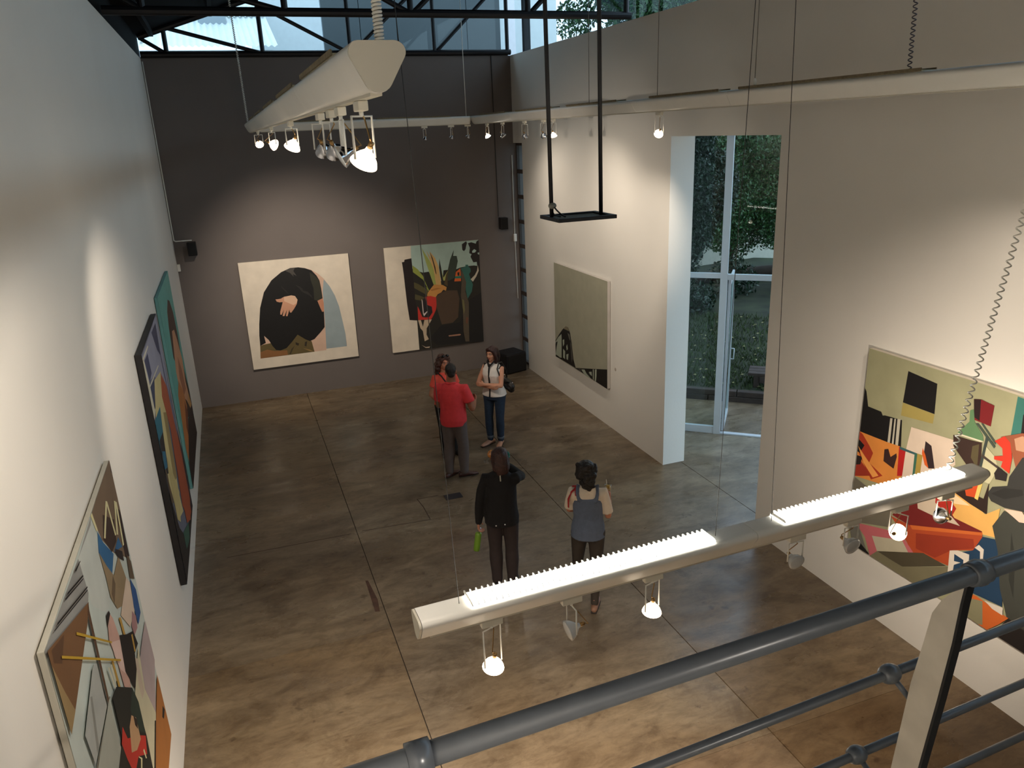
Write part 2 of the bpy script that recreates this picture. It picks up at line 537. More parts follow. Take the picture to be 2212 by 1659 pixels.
for x in (-.95, .05):
    box(fr, (x - .05, 22.4, 7.7), (x + .05, 22.5, 9.6))
box(fr, (-1.0, 22.38, 8.25), (.1, 22.5, 8.36)); box(fr, (-1.0, 22.38, 8.9), (.1, 22.5, 9.6))
fo = hp_('roof_lantern_frame', fr, M_bl)
bm = BM(); box(bm, (1.62, 25, -.1), (4.2, 30, 15)); 
tower = tag(obj('white_tower', bm, M_nwall), 'tall white rendered building behind the corrugated roof', 'building')
tag(house, 'neighbouring house with a pale corrugated roof seen through the gable glass', 'house')
# cladding wall right of it
cw = empty('clad_wall', (2.45, 18, 0))
for k in range(5):
    bm = BM(); x0 = k * .80
    box(bm, (x0 + .006, 0, -.1), (x0 + .794, .1, 13.0), .006); obj('cladding_panel', bm, M_clad, cw)
bm = BM(); box(bm, (0.02, .101, -.1), (3.98, .25, 12.95)); obj('backing', bm, M_bl, cw)
tag(cw, 'tall blue-grey panelled wall seen above the grey back wall', 'wall')
wt = BM(); box(wt, (6.52, 18.6, -.1), (8.1, 19.0, 13))
tag(obj('white_screen_wall', wt, M_nwall), 'narrow white wall between the panelled wall and the tree', 'wall')

lw = BM(); box(lw, (5.62, 15.55, -.1), (7.4, 15.7, 5.3))
tag(obj('light_well_wall', lw, M_nwall), 'pale outside wall seen through the narrow slit window', 'wall')
# garden
M_grass = mat('lawn', (38, 45, 25), 0.9, var=0.5, scale=2.2)
def gpt(a, b, z): q = dA + dd * a + dn * b; return (q.x, q.y, z)
def lawn_z(b): return .17 + .055 * max(0, b - 1.7)
bm = BM(); n = 24; grid = {}
for i in range(n + 1):
    for j in range(n + 1):
        a = -4.5 + 15 * i / n; b = 1.72 + 11 * j / n
        grid[i, j] = bm.verts.new(gpt(a, b, lawn_z(b) + .03 * noise.noise(V((a * .8, b * .8, 0)))))
for i in range(n):
    for j in range(n):
        q = (grid[i, j], grid[i + 1, j], grid[i + 1, j + 1], grid[i, j + 1])
        if min(v.co.x for v in q) > 6.25 and not (min(v.co.y for v in q) < 10.8 and min(v.co.x for v in q) < 6.6): bm.faces.new(q)
lawn = struct('lawn_ground', bm, M_grass)
rg = np.random.RandomState(3)
def scatter(name, count, mk, m, label, cat, a0, a1, b0, b1):
    verts, faces = [], []
    for k in range(count):
        a = a0 + (a1 - a0) * rg.rand(); b = b0 + (b1 - b0) * rg.rand() ** 1.3
        x, y, z = gpt(a, b, lawn_z(b)); th = rg.rand() * 6.28; i = len(verts)
        pts = mk(x, y, z, th); verts += pts; faces.append(tuple(range(i, i + len(pts))))
    me = bpy.data.meshes.new(name); me.from_pydata(verts, [], faces)
    tag(link(name, me, m), label, cat, kind='stuff')
def blade(x, y, z, a):
    h = .05 + .08 * rg.rand(); w = .012
    return [(x - w * math.cos(a), y - w * math.sin(a), z), (x + w * math.cos(a), y + w * math.sin(a), z), (x + .04 * math.sin(a), y + .04 * math.cos(a), z + h)]
def dead(x, y, z, a):
    w = .035; c_, s_ = math.cos(a) * w, math.sin(a) * w
    return [(x + c_, y + s_, z + .05), (x - s_ * .6, y + c_ * .6, z + .055), (x - c_, y - s_, z + .04), (x + s_ * .6, y - c_ * .6, z + .045)]
scatter('grass', 9000, blade, mat('grass_blades', (54, 70, 32), 0.8, var=0.6, scale=14), 'rough short grass on the lawn outside the glass door', 'grass', -1.5, 3.4, 1.75, 6.5)
scatter('fallen_leaves', 260, dead, mat('dry_leaves', (150, 142, 96), 0.7, var=0.5, scale=9), 'pale dry leaves scattered over the lawn', 'leaves', -1.5, 3.4, 1.8, 6.5)

gw = BM(); box(gw, (8.5, 19.6, -.1), (22, 19.85, 1.5))
tag(obj('garden_wall', gw, mat('garden_wall_render', (196, 192, 176), 0.85, var=0.06), None), 'pale rendered garden wall behind the trees', 'wall')

def foliage(n, centres, leaf, seed, droop=.4):
    rg = np.random.RandomState(seed); vs_, fs = [], []
    w = np.array([c[3] * c[3] * c[5] for c in centres]); w = w / w.sum()
    pick = rg.choice(len(centres), n, p=w)
    for k in pick:
        cx, cy, cz, rx, ry, rz_ = centres[k]
        d = rg.normal(size=3); d /= np.linalg.norm(d); rr = rg.rand() ** .4
        p = np.array([cx + d[0] * rx * rr, cy + d[1] * ry * rr, cz + d[2] * rz_ * rr])
        s = leaf * (.6 + .8 * rg.rand())
        u = rg.normal(size=3); u[2] -= droop * 2; u /= np.linalg.norm(u)
        v = np.cross(u, rg.normal(size=3)); v /= np.linalg.norm(v)
        nrm = np.cross(u, v)
        i = len(vs_)
        vs_ += [tuple(p - u * s), tuple(p + v * s * .45 + nrm * s * .1), tuple(p + u * s), tuple(p - v * s * .45 + nrm * s * .1)]
        fs.append((i, i + 1, i + 2, i + 3))
    me = bpy.data.meshes.new('foliage'); me.from_pydata(vs_, [], fs)
    return me
M_leaf = mat('dark_leaves', (24, 46, 28), 0.35, var=0.9, scale=22, spec=.4)
M_leaf2 = mat('bright_leaves', (44, 78, 38), 0.35, var=0.95, scale=22, spec=.4)
M_bark = mat('bark', (70, 58, 44), 0.9, var=0.3, scale=10, bump=.4)
def tree(name, base, trunk, centres, n, leaf, seed, label, group=None, m=None):
    t = empty(name, base)
    B0 = V(base)
    bm = BM(); tube(bm, [V(p) - B0 for p, r in trunk], [r for p, r in trunk], 10); obj('trunk', bm, M_bark, t, True)
    bm = BM()
    top = V(trunk[-1][0]) - B0
    for c in centres[:10]:
        e = V(c[:3]) - B0; mid = (top + e) * .5 + V((0, 0, -.15)); tube(bm, [top - V((0, 0, .3)), mid, e], [.05, .03, .012], 6)
    obj('branches', bm, M_bark, t, True)
    me = foliage(n, [(c[0] - base[0], c[1] - base[1], c[2] - base[2]) + tuple(c[3:]) for c in centres], leaf, seed)
    f = link('foliage', me, m or M_leaf, t); f['kind'] = 'stuff'
    return tag(t, label, 'tree', group)
rt = np.random.RandomState(11)
def crown(cx, cy, cz, sx, sy, sz, k):
    out = []
    for i in range(k):
        d = rt.normal(size=3); d /= np.linalg.norm(d); q = .75 * rt.rand() ** .4
        r = .45 + .4 * rt.rand()
        out.append((cx + d[0] * sx * q, cy + d[1] * sy * q, cz + d[2] * sz * q, r * sx * .55, r * sy * .55, r * sz * .45))
    return out
tree('leafy_tree', (12.25, 17.1, .4), [((12.25, 17.1, .3), .12), ((12.3, 17.1, 1.4), .1), ((12.5, 16.9, 2.6), .08)], crown(12.8, 16.7, 3.55, 2.15, 1.25, 2.6, 26), 80000, .045, 5, 'leafy tree hanging over the garden behind the tall glass door', m=M_leaf2)
tree('leafy_tree', (9.2, 14.2, 0), [((9.2, 14.2, 0), .1), ((9.1, 14.3, 1.6), .08), ((9.0, 14.2, 2.8), .06)], crown(9.0, 14.0, 3.6, 1.1, .9, 2.3, 18), 45000, .04, 6, 'darker tree behind the narrow left pane of the glass door')
tree('leafy_tree', (11.9, 20.9, 0), [((11.9, 20.9, 0), .2), ((11.8, 20.9, 4.0), .16), ((11.6, 20.8, 6.5), .12)], crown(11.0, 20.4, 8.3, 2.4, 1.2, 2.3, 28), 42000, .065, 8, 'tall tree with drooping branches above the right wall', m=M_leaf2)
hedge = empty('hedge', (14.5, 23.6, 0))
fo_ = link('foliage', foliage(15000, [(-4 + k * 1.3, (k % 2) * .4, 1.2 + 2.1 * r_, 1.3, .7, 1.5) for k in range(8) for r_ in range(3)], .14, 31), M_leaf, hedge); fo_['kind'] = 'stuff'
bm = BM()
for k in range(8): tube(bm, [(-4 + k * 1.3, .2, -.1), (-4 + k * 1.3, .1, 5.0)], [.09, .04], 7)
obj('stems', bm, M_bark, hedge)
tag(hedge, 'dense dark hedge rising behind the pale garden wall', 'hedge')
# low planting
def shrub(base, s, seed, label, n=900):
    t = empty('shrub', base)
    f = link('foliage', foliage(n, [(0, 0, s * .5, s * .6, s * .6, s * .5), (s * .3, 0, s * .4, s * .4, s * .4, s * .4)], .06, seed, -.4), M_leaf, t); f['kind'] = 'stuff'
    bm = BM()
    for k in range(5):
        a = k * 1.3; tube(bm, [(0, 0, 0), (.3 * s * math.cos(a), .3 * s * math.sin(a), .6 * s)], [.012, .006], 5)
    obj('stems', bm, M_bark, t)
    tag(t, label, 'shrub')
shrub((11.9, 16.4, .42), 1.1, 21, 'dark shrub under the tree beyond the open glass door')
shrub((13.6, 15.9, .45), 1.0, 22, 'low spiky shrub beside the log at the far end of the lawn')
shrub((10.3, 15.6, .38), .8, 23, 'low shrub seen through the left pane of the glass door')
M_log = mat('weathered_log', (58, 46, 38), 0.9, var=0.3, scale=6, bump=.4)
bm = BM(); tube(bm, [(11.9, 17.9, .72), (12.8, 17.5, .80), (14.4, 17.1, .9)], [.16, .17, .14], 10, dome=True); tube(bm, [(12.5, 17.5, .3), (12.5, 17.5, .72)], .1, 8); tube(bm, [(13.6, 17.3, .3), (13.6, 17.3, .80)], .1, 8)
tag(obj('log', bm, M_log, None, True), 'weathered log lying raised in front of the garden wall', 'log')
M_timber = mat('dark_sleeper_timber', (58, 46, 38), 0.8, var=0.3, scale=5, bump=.3)
ea = math.atan2(dd.y, dd.x)
edge = empty('planter_edge', gpt(-1.6, 1.62, 0), ea)
for k in range(4):
    bm = BM(); box(bm, (k * 1.3, -.07, -.1), (k * 1.3 + 1.285, .07, .095), .01); obj('sleeper', bm, M_timber, edge)
    bm = BM(); box(bm, (k * 1.3 + .5, -.065, .1), (k * 1.3 + 1.785, .065, .20), .01); obj('sleeper', bm, M_timber, edge)
tag(edge, 'dark timber sleepers edging the lawn', 'planter edge')
bench = empty('garden_bench', gpt(1.05, 2.1, .15), ea)
for k in range(3):
    bm = BM(); box(bm, (-.7, -.24 + k * .165, .27), (1.1, -.09 + k * .165, .32), .008); obj('slat', bm, M_timber, bench)
bm = BM(); box(bm, (-.5, -.235, .14), (1.0, -.205, .268), .006); obj('apron', bm, M_timber, bench)
for x in (-.6, .9):
    bm = BM(); box(bm, (x, -.22, 0), (x + .1, .22, .268), .008); obj('leg', bm, M_timber, bench)
tag(bench, 'low dark timber bench outside the open glass door', 'bench')
bm = BM(); box(bm, (-2, .05, -.14), (5, 1.56, -.09), mtx=Md)
pav = struct('cobble_paving', bm, mat('sand_bed', (74, 68, 60), 0.9, var=.2))
M_cob = mat('grey_cobble', (92, 92, 92), 0.75, var=0.25, scale=4, bump=.2)
cme = None
for i in range(36):
    for j in range(6):
        x, y, _ = gpt(-1.3 + i * .122 + (j % 2) * .06, .885 + j * .115, 0)
        if cme is None:
            bm = BM(); box(bm, (-.056, -.052, -.10), (.056, .052, -.01), .012); o = obj('cobble', bm, M_cob, pav); cme = o.data
        else:
            o = link('cobble', cme, None, pav)
        o.location = (x, y, R.uniform(-.008, .008)); o.rotation_euler = (R.uniform(-.05, .05), R.uniform(-.05, .05), ea + R.uniform(-.08, .08))
bm = BM(); box(bm, (-1.3, .06, -.06), (3.1, .82, -.005), mtx=Md); struct('doorstep_slab', bm, M_conc)

# ------------------------------------------------------------------ artwork on the canvases: colour, then u,v pairs in thousandths of the canvas
ART = {
 'A': [
  ((226,214,196), None),
  ((214,180,158), [76,100,109,425,138,576,191,716,272,818,368,884,453,914,527,914,586,901,638,882,701,838,749,785,795,710,833,621,862,511,880,365,894,239,898,150,895,114,696,115,693,101]),
  ((152,166,170), [747,781,795,710,833,621,862,511,880,365,894,239,895,114,696,115,709,319,722,569,724,668]),
  ((98,84,50), [76,100,90,221,128,230,197,236,342,197,444,293,508,249,565,206,580,100]),
  ((140,96,56), [76,100,83,161,148,178,213,155,328,148,329,103]),
  ((60,50,32), [344,109,371,157,402,182,380,149,357,106]),
  ((150,120,70), [474,151,541,125,573,101,532,115]),
  ((46,38,26), [414,217,446,199,436,178,414,192]),
  ((46,38,26), [502,206,524,211,510,161,494,171]),
  ((12,10,10), [109,425,138,576,191,716,272,818,368,884,453,914,527,914,586,901,644,875,685,822,706,775,714,697,716,605,714,477,703,327,659,282,595,224,551,209,512,230,443,286,387,227,325,170,267,154,228,164,200,207,174,268,137,312,144,243,90,221,95,320]),
  ((48,48,37), [625,859,671,820,703,775,711,697,714,612,665,586,636,599,643,704,626,790]),
  ((72,68,64), [403,894,452,910,496,910,479,884,504,836,472,857,475,832,447,870]),
  ((40,38,36), [479,756,517,738,541,715,545,693,585,682,614,644,624,615,594,646,556,671,531,688,514,717]),
  ((36,34,33), [351,762,374,732,403,694,413,672,384,703,355,741]),
  ((206,152,122), [364,656,432,663,465,653,484,616,471,575,442,535,410,500,399,506,398,533,373,472,359,474,377,536,346,477,329,477,348,539,322,491,309,495,313,522,347,609,317,609,294,618,285,640,307,640,335,642]),
  ((226,186,156), [364,656,432,663,465,653,484,616,470,582,440,570,396,595,361,615]),
  ((196,136,106), [665,586,716,605,721,555,714,477,697,477,684,516]),
 ],
 'B': [
  ((226,214,196), None),
  ((176,200,190), [278,1000,1000,1000,1000,748,890,673,534,679,265,733]),
  ((38,35,28), [274,787,325,761,384,741,415,743,446,745,499,627,586,647,602,743,626,744,744,743,784,754,857,761,937,761,1000,748,1000,0,283,0,283,289,267,539]),
  ((26,24,24), [407,100,535,213,736,219,865,434,1000,490,1000,172,998,0,479,19]),
  ((30,20,20), [203,878,275,885,279,676,283,468,287,289,205,302,193,443,187,582,182,741,176,836,173,857,197,858]),
  ((34,27,25), [817,973,846,988,866,998,873,979,863,956,853,922,837,906,819,919]),
  ((34,27,25), [882,978,921,984,968,967,977,988,1000,999,1000,726,972,744,968,793,931,791,903,848,917,871,891,882,901,932]),
  ((176,200,190), [923,899,948,917,971,901,954,884,926,883]),
  ((176,200,190), [982,880,1000,881,1000,860,985,865]),
  ((86,79,46), [281,659,329,637,435,560,412,521,280,604]),
  ((82,75,46), [283,545,335,525,394,495,361,470,278,495]),
  ((166,176,96), [388,974,416,924,456,859,496,780,521,611,486,618,453,729,423,835]),
  ((216,176,112), [433,947,473,872,470,933,523,867,551,789,569,605,513,608,498,759]),
  ((60,40,30), [470,933,496,870,519,778,525,708,516,723,499,814]),
  ((36,36,28), [566,860,580,759,603,617,573,604,566,690,558,774]),
  ((176,180,104), [576,766,596,673,649,738,614,644,594,646]),
  ((150,160,72), [279,819,334,774,382,708,406,636,438,558,420,569,377,653,321,721,279,755]),
  ((34,34,24), [321,721,379,674,418,593,403,602,369,654]),
  ((58,68,58), [726,927,716,871,753,868,762,818,737,737,714,662,657,640,629,642,649,745,680,840]),
  ((84,70,42), [662,758,639,669,636,586,599,610,626,699]),
  ((220,102,42), [785,747,734,716,711,627,784,624,784,698]),
  ((52,120,100), [723,675,786,676,786,650,718,655]),
  ((36,28,24), [749,708,773,713,769,678,751,680]),
  ((52,106,96), [788,746,841,759,842,776,870,775,874,756,895,736,897,708,875,682,895,624,912,579,895,510,845,444,831,523,830,623,805,710]),
  ((206,196,176), [977,761,985,707,954,653,914,606,890,631,939,669,966,709]),
  ((206,146,76), [490,618,583,605,624,580,614,546,587,559,561,535,521,520,499,494,407,516,418,545,448,577]),
  ((176,118,58), [447,570,511,584,565,575,517,566,462,558]),
  ((200,52,42), [387,509,442,513,507,492,507,444,493,375,457,315,432,284,295,293,299,428,314,395,340,318,378,309,417,311,452,351,450,408,400,431]),
  ((34,26,28), [363,494,388,499,400,431,450,408,453,351,417,310,378,309,346,384]),
  ((198,178,152), [293,291,322,290,339,222,360,287,440,283,378,203,371,140,392,93,346,77,335,180,311,211]),
  ((210,196,190), [346,493,356,474,359,347,399,371,398,361,360,323,350,348]),
  ((80,62,47), [504,501,569,535,626,548,736,539,755,453,728,274,664,226,544,222,526,292,501,395]),
  ((86,75,60), [782,740,812,695,839,608,823,517,856,407,846,264,836,17,794,22,777,127,785,343,772,487,791,627]),
  ((112,108,70), [785,450,804,434,809,340,794,298,784,371]),
  ((112,72,54), [816,267,840,257,827,193,808,210]),
  ((172,126,102), [610,106,735,106,749,97,734,90,613,93]),
  ((184,164,142), [308,45,353,19,400,20,391,5,352,8]),
 ],
 'C': [
  ((164,162,142), None),
  ((24,20,18), [0,173,86,266,171,348,230,389,279,393,319,344,350,236,381,87,424,9,83,5,0,1]),
  ((128,120,98), [179,352,230,390,279,393,300,356,238,355]),
  ((168,176,158), [1,161,68,231,137,284,140,229,131,26,92,18,49,23,0,22,23,102]),
  ((24,20,18), [50,179,15,161,1,105,18,92]),
  ((168,176,158), [161,226,195,244,195,193,166,159]),
  ((168,176,158), [169,135,210,121,205,35,165,40]),
  ((168,176,158), [236,179,256,210,269,163,244,139]),
  ((110,108,100), [267,331,312,326,325,262,302,273]),
  ((168,176,158), [235,94,281,116,267,45,238,45]),
  ((80,78,72), [318,261,347,235,365,90,345,35]),
  ((24,20,18), [411,8,1000,188,1000,0,424,7]),
  ((168,176,158), [536,34,596,53,633,26,714,3,670,0,596,0]),
  ((168,176,158), [678,56,729,76,736,34,697,38]),
  ((168,176,158), [751,108,770,114,769,5,752,8]),
  ((168,176,158), [790,120,821,130,818,60,807,2,786,5]),
  ((70,66,60), [474,23,520,37,535,11,505,5]),
 ],
 'D': [
  ((164,162,128), None),
  ((58,118,108), [619,995,729,988,762,783,661,842,619,836]),
  ((30,24,24), [647,934,797,930,817,809,704,800,651,849]),
  ((18,15,16), [194,954,323,941,329,808,188,807]),
  ((168,152,86), [188,806,329,807,328,764,187,745]),
  ((18,15,16), [0,808,10,794,27,726,94,726,103,711,114,716,195,726,206,599,0,587]),
  ((196,190,172), [140,713,188,727,192,591,141,589]),
  ((18,15,16), [151,716,160,720,162,589,153,588]),
  ((18,15,16), [167,721,174,723,179,589,171,589]),
  ((226,142,64), [0,589,137,596,203,603,233,492,213,426,124,380,0,356]),
  ((172,56,30), [0,588,16,582,56,541,79,513,65,458,138,426,84,380,12,473,0,504]),
  ((160,50,32), [0,411,14,454,82,398,0,356]),
  ((18,15,16), [0,549,32,531,11,482,0,487]),
  ((40,26,24), [0,466,28,470,22,428,0,416]),
  ((240,160,80), [0,515,43,477,119,417,92,394,36,445]),
  ((58,34,30), [132,557,150,567,165,534,190,564,194,548,186,486,164,491,134,499]),
  ((186,32,32), [198,601,230,593,230,472,206,460]),
  ((228,208,188), [241,713,420,731,442,629,346,494,229,453,230,592]),
  ((60,96,100), [201,602,281,606,282,596,203,590]),
  ((176,150,70), [281,606,306,609,306,510,285,500]),
  ((60,110,90), [271,602,283,603,284,499,274,494]),
  ((52,38,40), [310,677,337,667,363,574,338,562,310,611]),
  ((220,100,40), [302,642,318,614,338,562,320,571,302,616]),
  ((200,196,160), [543,759,583,729,597,687,578,613,542,611,525,653]),
  ((60,42,36), [417,753,485,758,527,766,543,604,485,650,424,706]),
  ((92,82,56), [495,737,518,756,525,653,496,688]),
  ((120,26,30), [473,930,499,938,549,931,548,845,487,847]),
  ((40,20,22), [473,930,499,937,506,851,484,858]),
  ((96,132,92), [466,879,479,889,489,840,527,796,532,775,432,768,470,833]),
  ((220,214,190), [432,768,532,775,520,768,439,762]),
  ((66,78,68), [494,836,504,840,577,773,573,763]),
  ((66,78,68), [513,843,520,845,577,790,575,779]),
  ((60,70,66), [538,801,548,801,539,614,529,613]),
  ((70,60,54), [534,722,601,697,596,689,534,710]),
  ((150,84,56), [589,819,658,864,746,879,768,741,658,717,637,770]),
  ((196,150,120), [635,831,660,853,722,839,698,798,647,790]),
  ((206,56,36), [571,794,602,828,624,811,639,755,639,688,607,702,610,726,580,720,578,733,607,748,601,777]),
  ((40,34,34), [588,665,599,698,633,683,633,653,596,643]),
  ((52,52,50), [641,677,672,771,810,849,862,533,704,563,644,545,595,547,576,570,590,607,640,637]),
  ((40,40,38), [590,578,632,624,691,647,698,627,639,579]),
  ((112,106,92), [0,325,5,352,200,304,214,202,8,115]),
  ((232,178,98), [391,473,411,503,471,531,583,482,630,534,630,406,479,361,389,427]),
  ((244,214,170), [399,477,443,509,523,487,465,464]),
  ((46,31,26), [450,514,499,547,567,541,577,617,588,485,522,495]),
  ((206,78,36), [487,571,544,612,536,531,503,522]),
  ((236,200,110), [541,602,555,601,548,526,535,528]),
  ((116,31,29), [295,422,381,487,473,402,583,405,581,392,298,261,210,266]),
  ((176,72,36), [204,257,297,263,585,401,589,348,569,309,485,256,480,177,423,169,322,141,268,205]),
  ((206,104,46), [297,265,585,401,586,388,308,250]),
  ((150,52,30), [327,242,557,354,566,316,485,258,421,178,336,171]),
  ((206,188,166), [311,403,368,460,499,380,430,366,320,361]),
  ((180,44,34), [387,471,430,484,475,447,464,410,424,410,389,427]),
  ((110,108,100), [0,104,50,123,117,0,32,0]),
  ((192,102,108), [34,124,259,202,328,145,288,119,199,70,129,0,92,80]),
  ((186,178,154), [127,107,272,171,306,131,162,43]),
  ((18,15,16), [29,2,59,42,120,9,125,0]),
  ((76,69,52), [162,46,371,170,472,172,288,46,231,45]),
  ((120,114,88), [129,0,162,46,231,45,288,46,481,174,482,96,446,0,340,0,246,0]),
  ((28,58,86), [487,243,563,306,589,385,632,400,675,334,698,136,567,118,506,103]),
  ((220,210,196), [476,250,507,270,552,279,560,178,541,165,534,242,496,246,499,214,525,223,501,197,501,137,482,138]),
  ((220,210,196), [567,321,581,343,601,334,605,275,596,269,589,317]),
  ((62,64,58), [616,450,646,534,710,522,862,533,938,63,781,63,720,104,680,207,649,360]),
  ((44,46,42), [683,465,713,358,730,199,703,267]),
  ((232,196,176), [644,542,704,563,739,531,702,517]),
  ((208,102,42), [552,112,605,118,727,105,696,50,662,0,607,0,567,63]),
  ((138,134,104), [549,78,629,112,644,9,626,0,527,5]),
  ((220,210,196), [635,120,702,135,706,102,667,104]),
  ((30,24,22), [727,105,776,94,934,86,952,0,683,0]),
 ],
 'E': [
  ((96,168,158), None),
  ((60,36,28), [596,897,721,868,829,786,872,649,829,492,1000,269,1000,134,413,266,509,517,277,641,342,789,424,858]),
  ((204,148,112), [501,739,663,717,758,639,880,492,822,374,936,205,833,207,648,306,309,435,281,563]),
  ((160,100,70), [573,583,698,478,741,352,542,366,432,494]),
  ((70,36,30), [387,390,539,343,544,301,428,335]),
  ((186,116,60), [323,507,508,402,590,291,231,160,48,130,10,221,135,472]),
  ((120,62,36), [484,351,559,261,319,191,280,252]),
  ((200,150,90), [870,296,955,200,846,201,730,269]),
  ((38,24,24), [964,194,1000,0,0,0,0,62,32,134,501,237,742,220]),
  ((40,100,104), [8,140,0,52,0,0,0,23,0,159]),
 ],
 'F': [
  ((104,108,124), None),
  ((146,148,166), [0,989,954,999,966,820,903,593,567,731,337,842,35,880]),
  ((56,62,92), [59,962,237,959,246,873,105,865]),
  ((60,64,92), [574,983,866,977,821,831,695,882]),
  ((206,202,180), [0,982,304,979,316,970,9,971]),
  ((206,202,180), [0,973,48,967,114,748,0,737]),
  ((206,202,180), [20,862,597,834,614,825,24,854]),
  ((50,60,88), [84,851,302,833,308,755,84,759]),
  ((202,188,134), [295,831,651,792,524,534,409,283,450,175,166,237,78,440,97,626,54,725]),
  ((150,130,84), [408,661,561,622,462,339,299,371]),
  ((40,106,126), [0,732,311,713,222,604,120,499,0,533]),
  ((36,34,36), [11,644,231,623,129,467,0,504]),
  ((166,82,52), [635,788,838,670,913,407,1000,1,697,24,460,197,598,536,488,713]),
  ((112,112,136), [805,891,839,791,913,492,894,404,846,542,803,746]),
  ((40,32,42), [942,433,1000,310,1000,0,853,0,904,252]),
  ((30,26,24), [0,664,0,593,4,432,133,214,325,92,1000,0,357,0,0,8,0,104]),
  ((192,176,122), [172,534,242,476,429,279,231,204,121,258,126,370]),
  ((90,74,56), [0,603,43,540,97,343,19,373]),
  ((166,82,52), [540,439,925,322,914,70,731,25,520,87,505,189]),
  ((56,92,78), [253,144,584,66,505,16,254,60]),
  ((40,100,126), [28,596,158,556,126,496,2,524]),
 ],
 'G': [
  ((196,206,200), None),
  ((150,150,146), [607,996,389,990,0,1000,1,983,382,878]),
  ((200,206,200), [389,990,607,983,601,758,545,749,412,853]),
  ((122,102,82), [1000,1000,1000,847,975,671,921,717,776,806,669,899,610,998,694,1000]),
  ((70,52,48), [1000,1000,1000,957,986,966]),
  ((62,44,36), [745,938,877,862,843,810,753,819,683,894]),
  ((52,38,36), [924,888,991,839,982,689,921,717]),
  ((52,106,152), [637,939,674,889,766,808,686,781,641,843,596,898]),
  ((52,106,152), [876,806,905,760,779,807]),
  ((226,218,170), [601,1000,623,999,644,938,625,946]),
  ((226,218,170), [817,947,836,937,710,883,692,893]),
  ((226,218,170), [817,947,836,937,857,823,838,829]),
  ((226,218,170), [930,898,952,887,883,810,862,821]),
  ((226,218,170), [944,888,966,878,935,752,912,758]),
  ((152,132,102), [596,898,646,834,704,773,818,775,855,684,778,640,653,699,607,761,608,824]),
  ((44,34,32), [801,806,885,755,881,725,812,772,788,799]),
  ((110,92,70), [689,782,699,750,632,725,628,760]),
  ((96,80,62), [931,722,979,673,974,613,906,653]),
  ((218,198,178), [855,684,893,646,865,563,758,576,674,666,737,672]),
  ((46,86,142), [906,653,958,585,950,508,877,509,866,577]),
  ((170,130,130), [827,587,870,545,852,514,789,528,777,564]),
  ((206,166,152), [518,757,540,759,574,717,598,643,598,631,612,562,592,486,522,541,512,634,480,711]),
  ((226,196,186), [494,696,603,634,586,587,575,544,526,592,498,650]),
  ((30,22,22), [511,765,549,756,555,743,495,739]),
  ((190,150,70), [639,678,664,666,678,569,653,583]),
  ((24,18,18), [597,651,684,598,777,550,805,489,734,503,691,438,631,456,570,554]),
  ((190,150,70), [741,560,761,550,752,498,733,508]),
  ((190,150,66), [451,671,469,658,479,567,458,580]),
  ((182,166,166), [986,455,1000,299,832,218,749,360,769,451,883,457]),
  ((210,204,174), [799,486,755,363,832,218,547,121,588,244,609,446]),
  ((206,190,170), [722,498,751,470,737,369,688,376,686,428]),
  ((166,106,52), [985,252,1000,0,662,0,500,100,775,199]),
  ((26,24,24), [960,148,980,117,933,116,913,139]),
  ((26,24,24), [789,223,806,209,496,104,477,122]),
  ((18,15,16), [324,994,385,986,388,983,328,988]),
  ((18,15,16), [223,995,378,953,381,948,219,992]),
  ((18,15,16), [195,997,373,947,374,944,195,993]),
  ((18,15,16), [103,996,391,916,392,912,99,993]),
  ((18,15,16), [71,999,385,911,384,908,70,997]),
  ((116,82,52), [0,999,369,887,311,862,69,813,35,884,1,968]),
  ((90,62,40), [24,985,124,956,65,927,17,961]),
  ((152,128,88), [1,968,35,884,69,813,7,803]),
  ((90,64,44), [365,889,355,873,323,507,387,356,361,367,307,521,333,875]),
  ((172,176,172), [261,779,299,768,302,646,104,645,86,738]),
  ((140,142,136), [189,756,205,746,159,645,135,649]),
  ((120,118,108), [303,640,339,646,349,638,78,631,68,640]),
  ((170,174,164), [335,643,331,500,222,491,71,627]),
  ((24,28,26), [365,621,426,610,590,488,609,446,627,298,608,173,543,125,160,481,361,505]),
  ((36,54,46), [590,488,625,414,622,309,511,413,512,475]),
  ((202,52,42), [391,516,413,462,534,374,615,307,579,272,479,350,396,360,363,437,345,501]),
  ((204,164,124), [507,461,551,419,548,350,479,370,418,413,459,461]),
  ((40,26,22), [526,445,556,409,542,388,521,418]),
  ((226,218,170), [479,350,513,315,449,288,436,300,496,326,476,349]),
  ((226,218,170), [558,309,564,271,551,281,543,315]),
  ((206,204,180), [389,691,403,684,419,615,404,620]),
  ((206,204,180), [418,679,433,672,440,618,425,623]),
  ((188,152,46), [206,909,486,703,482,700,201,905]),
  ((188,152,46), [68,943,535,617,530,614,64,939]),
 ],
}
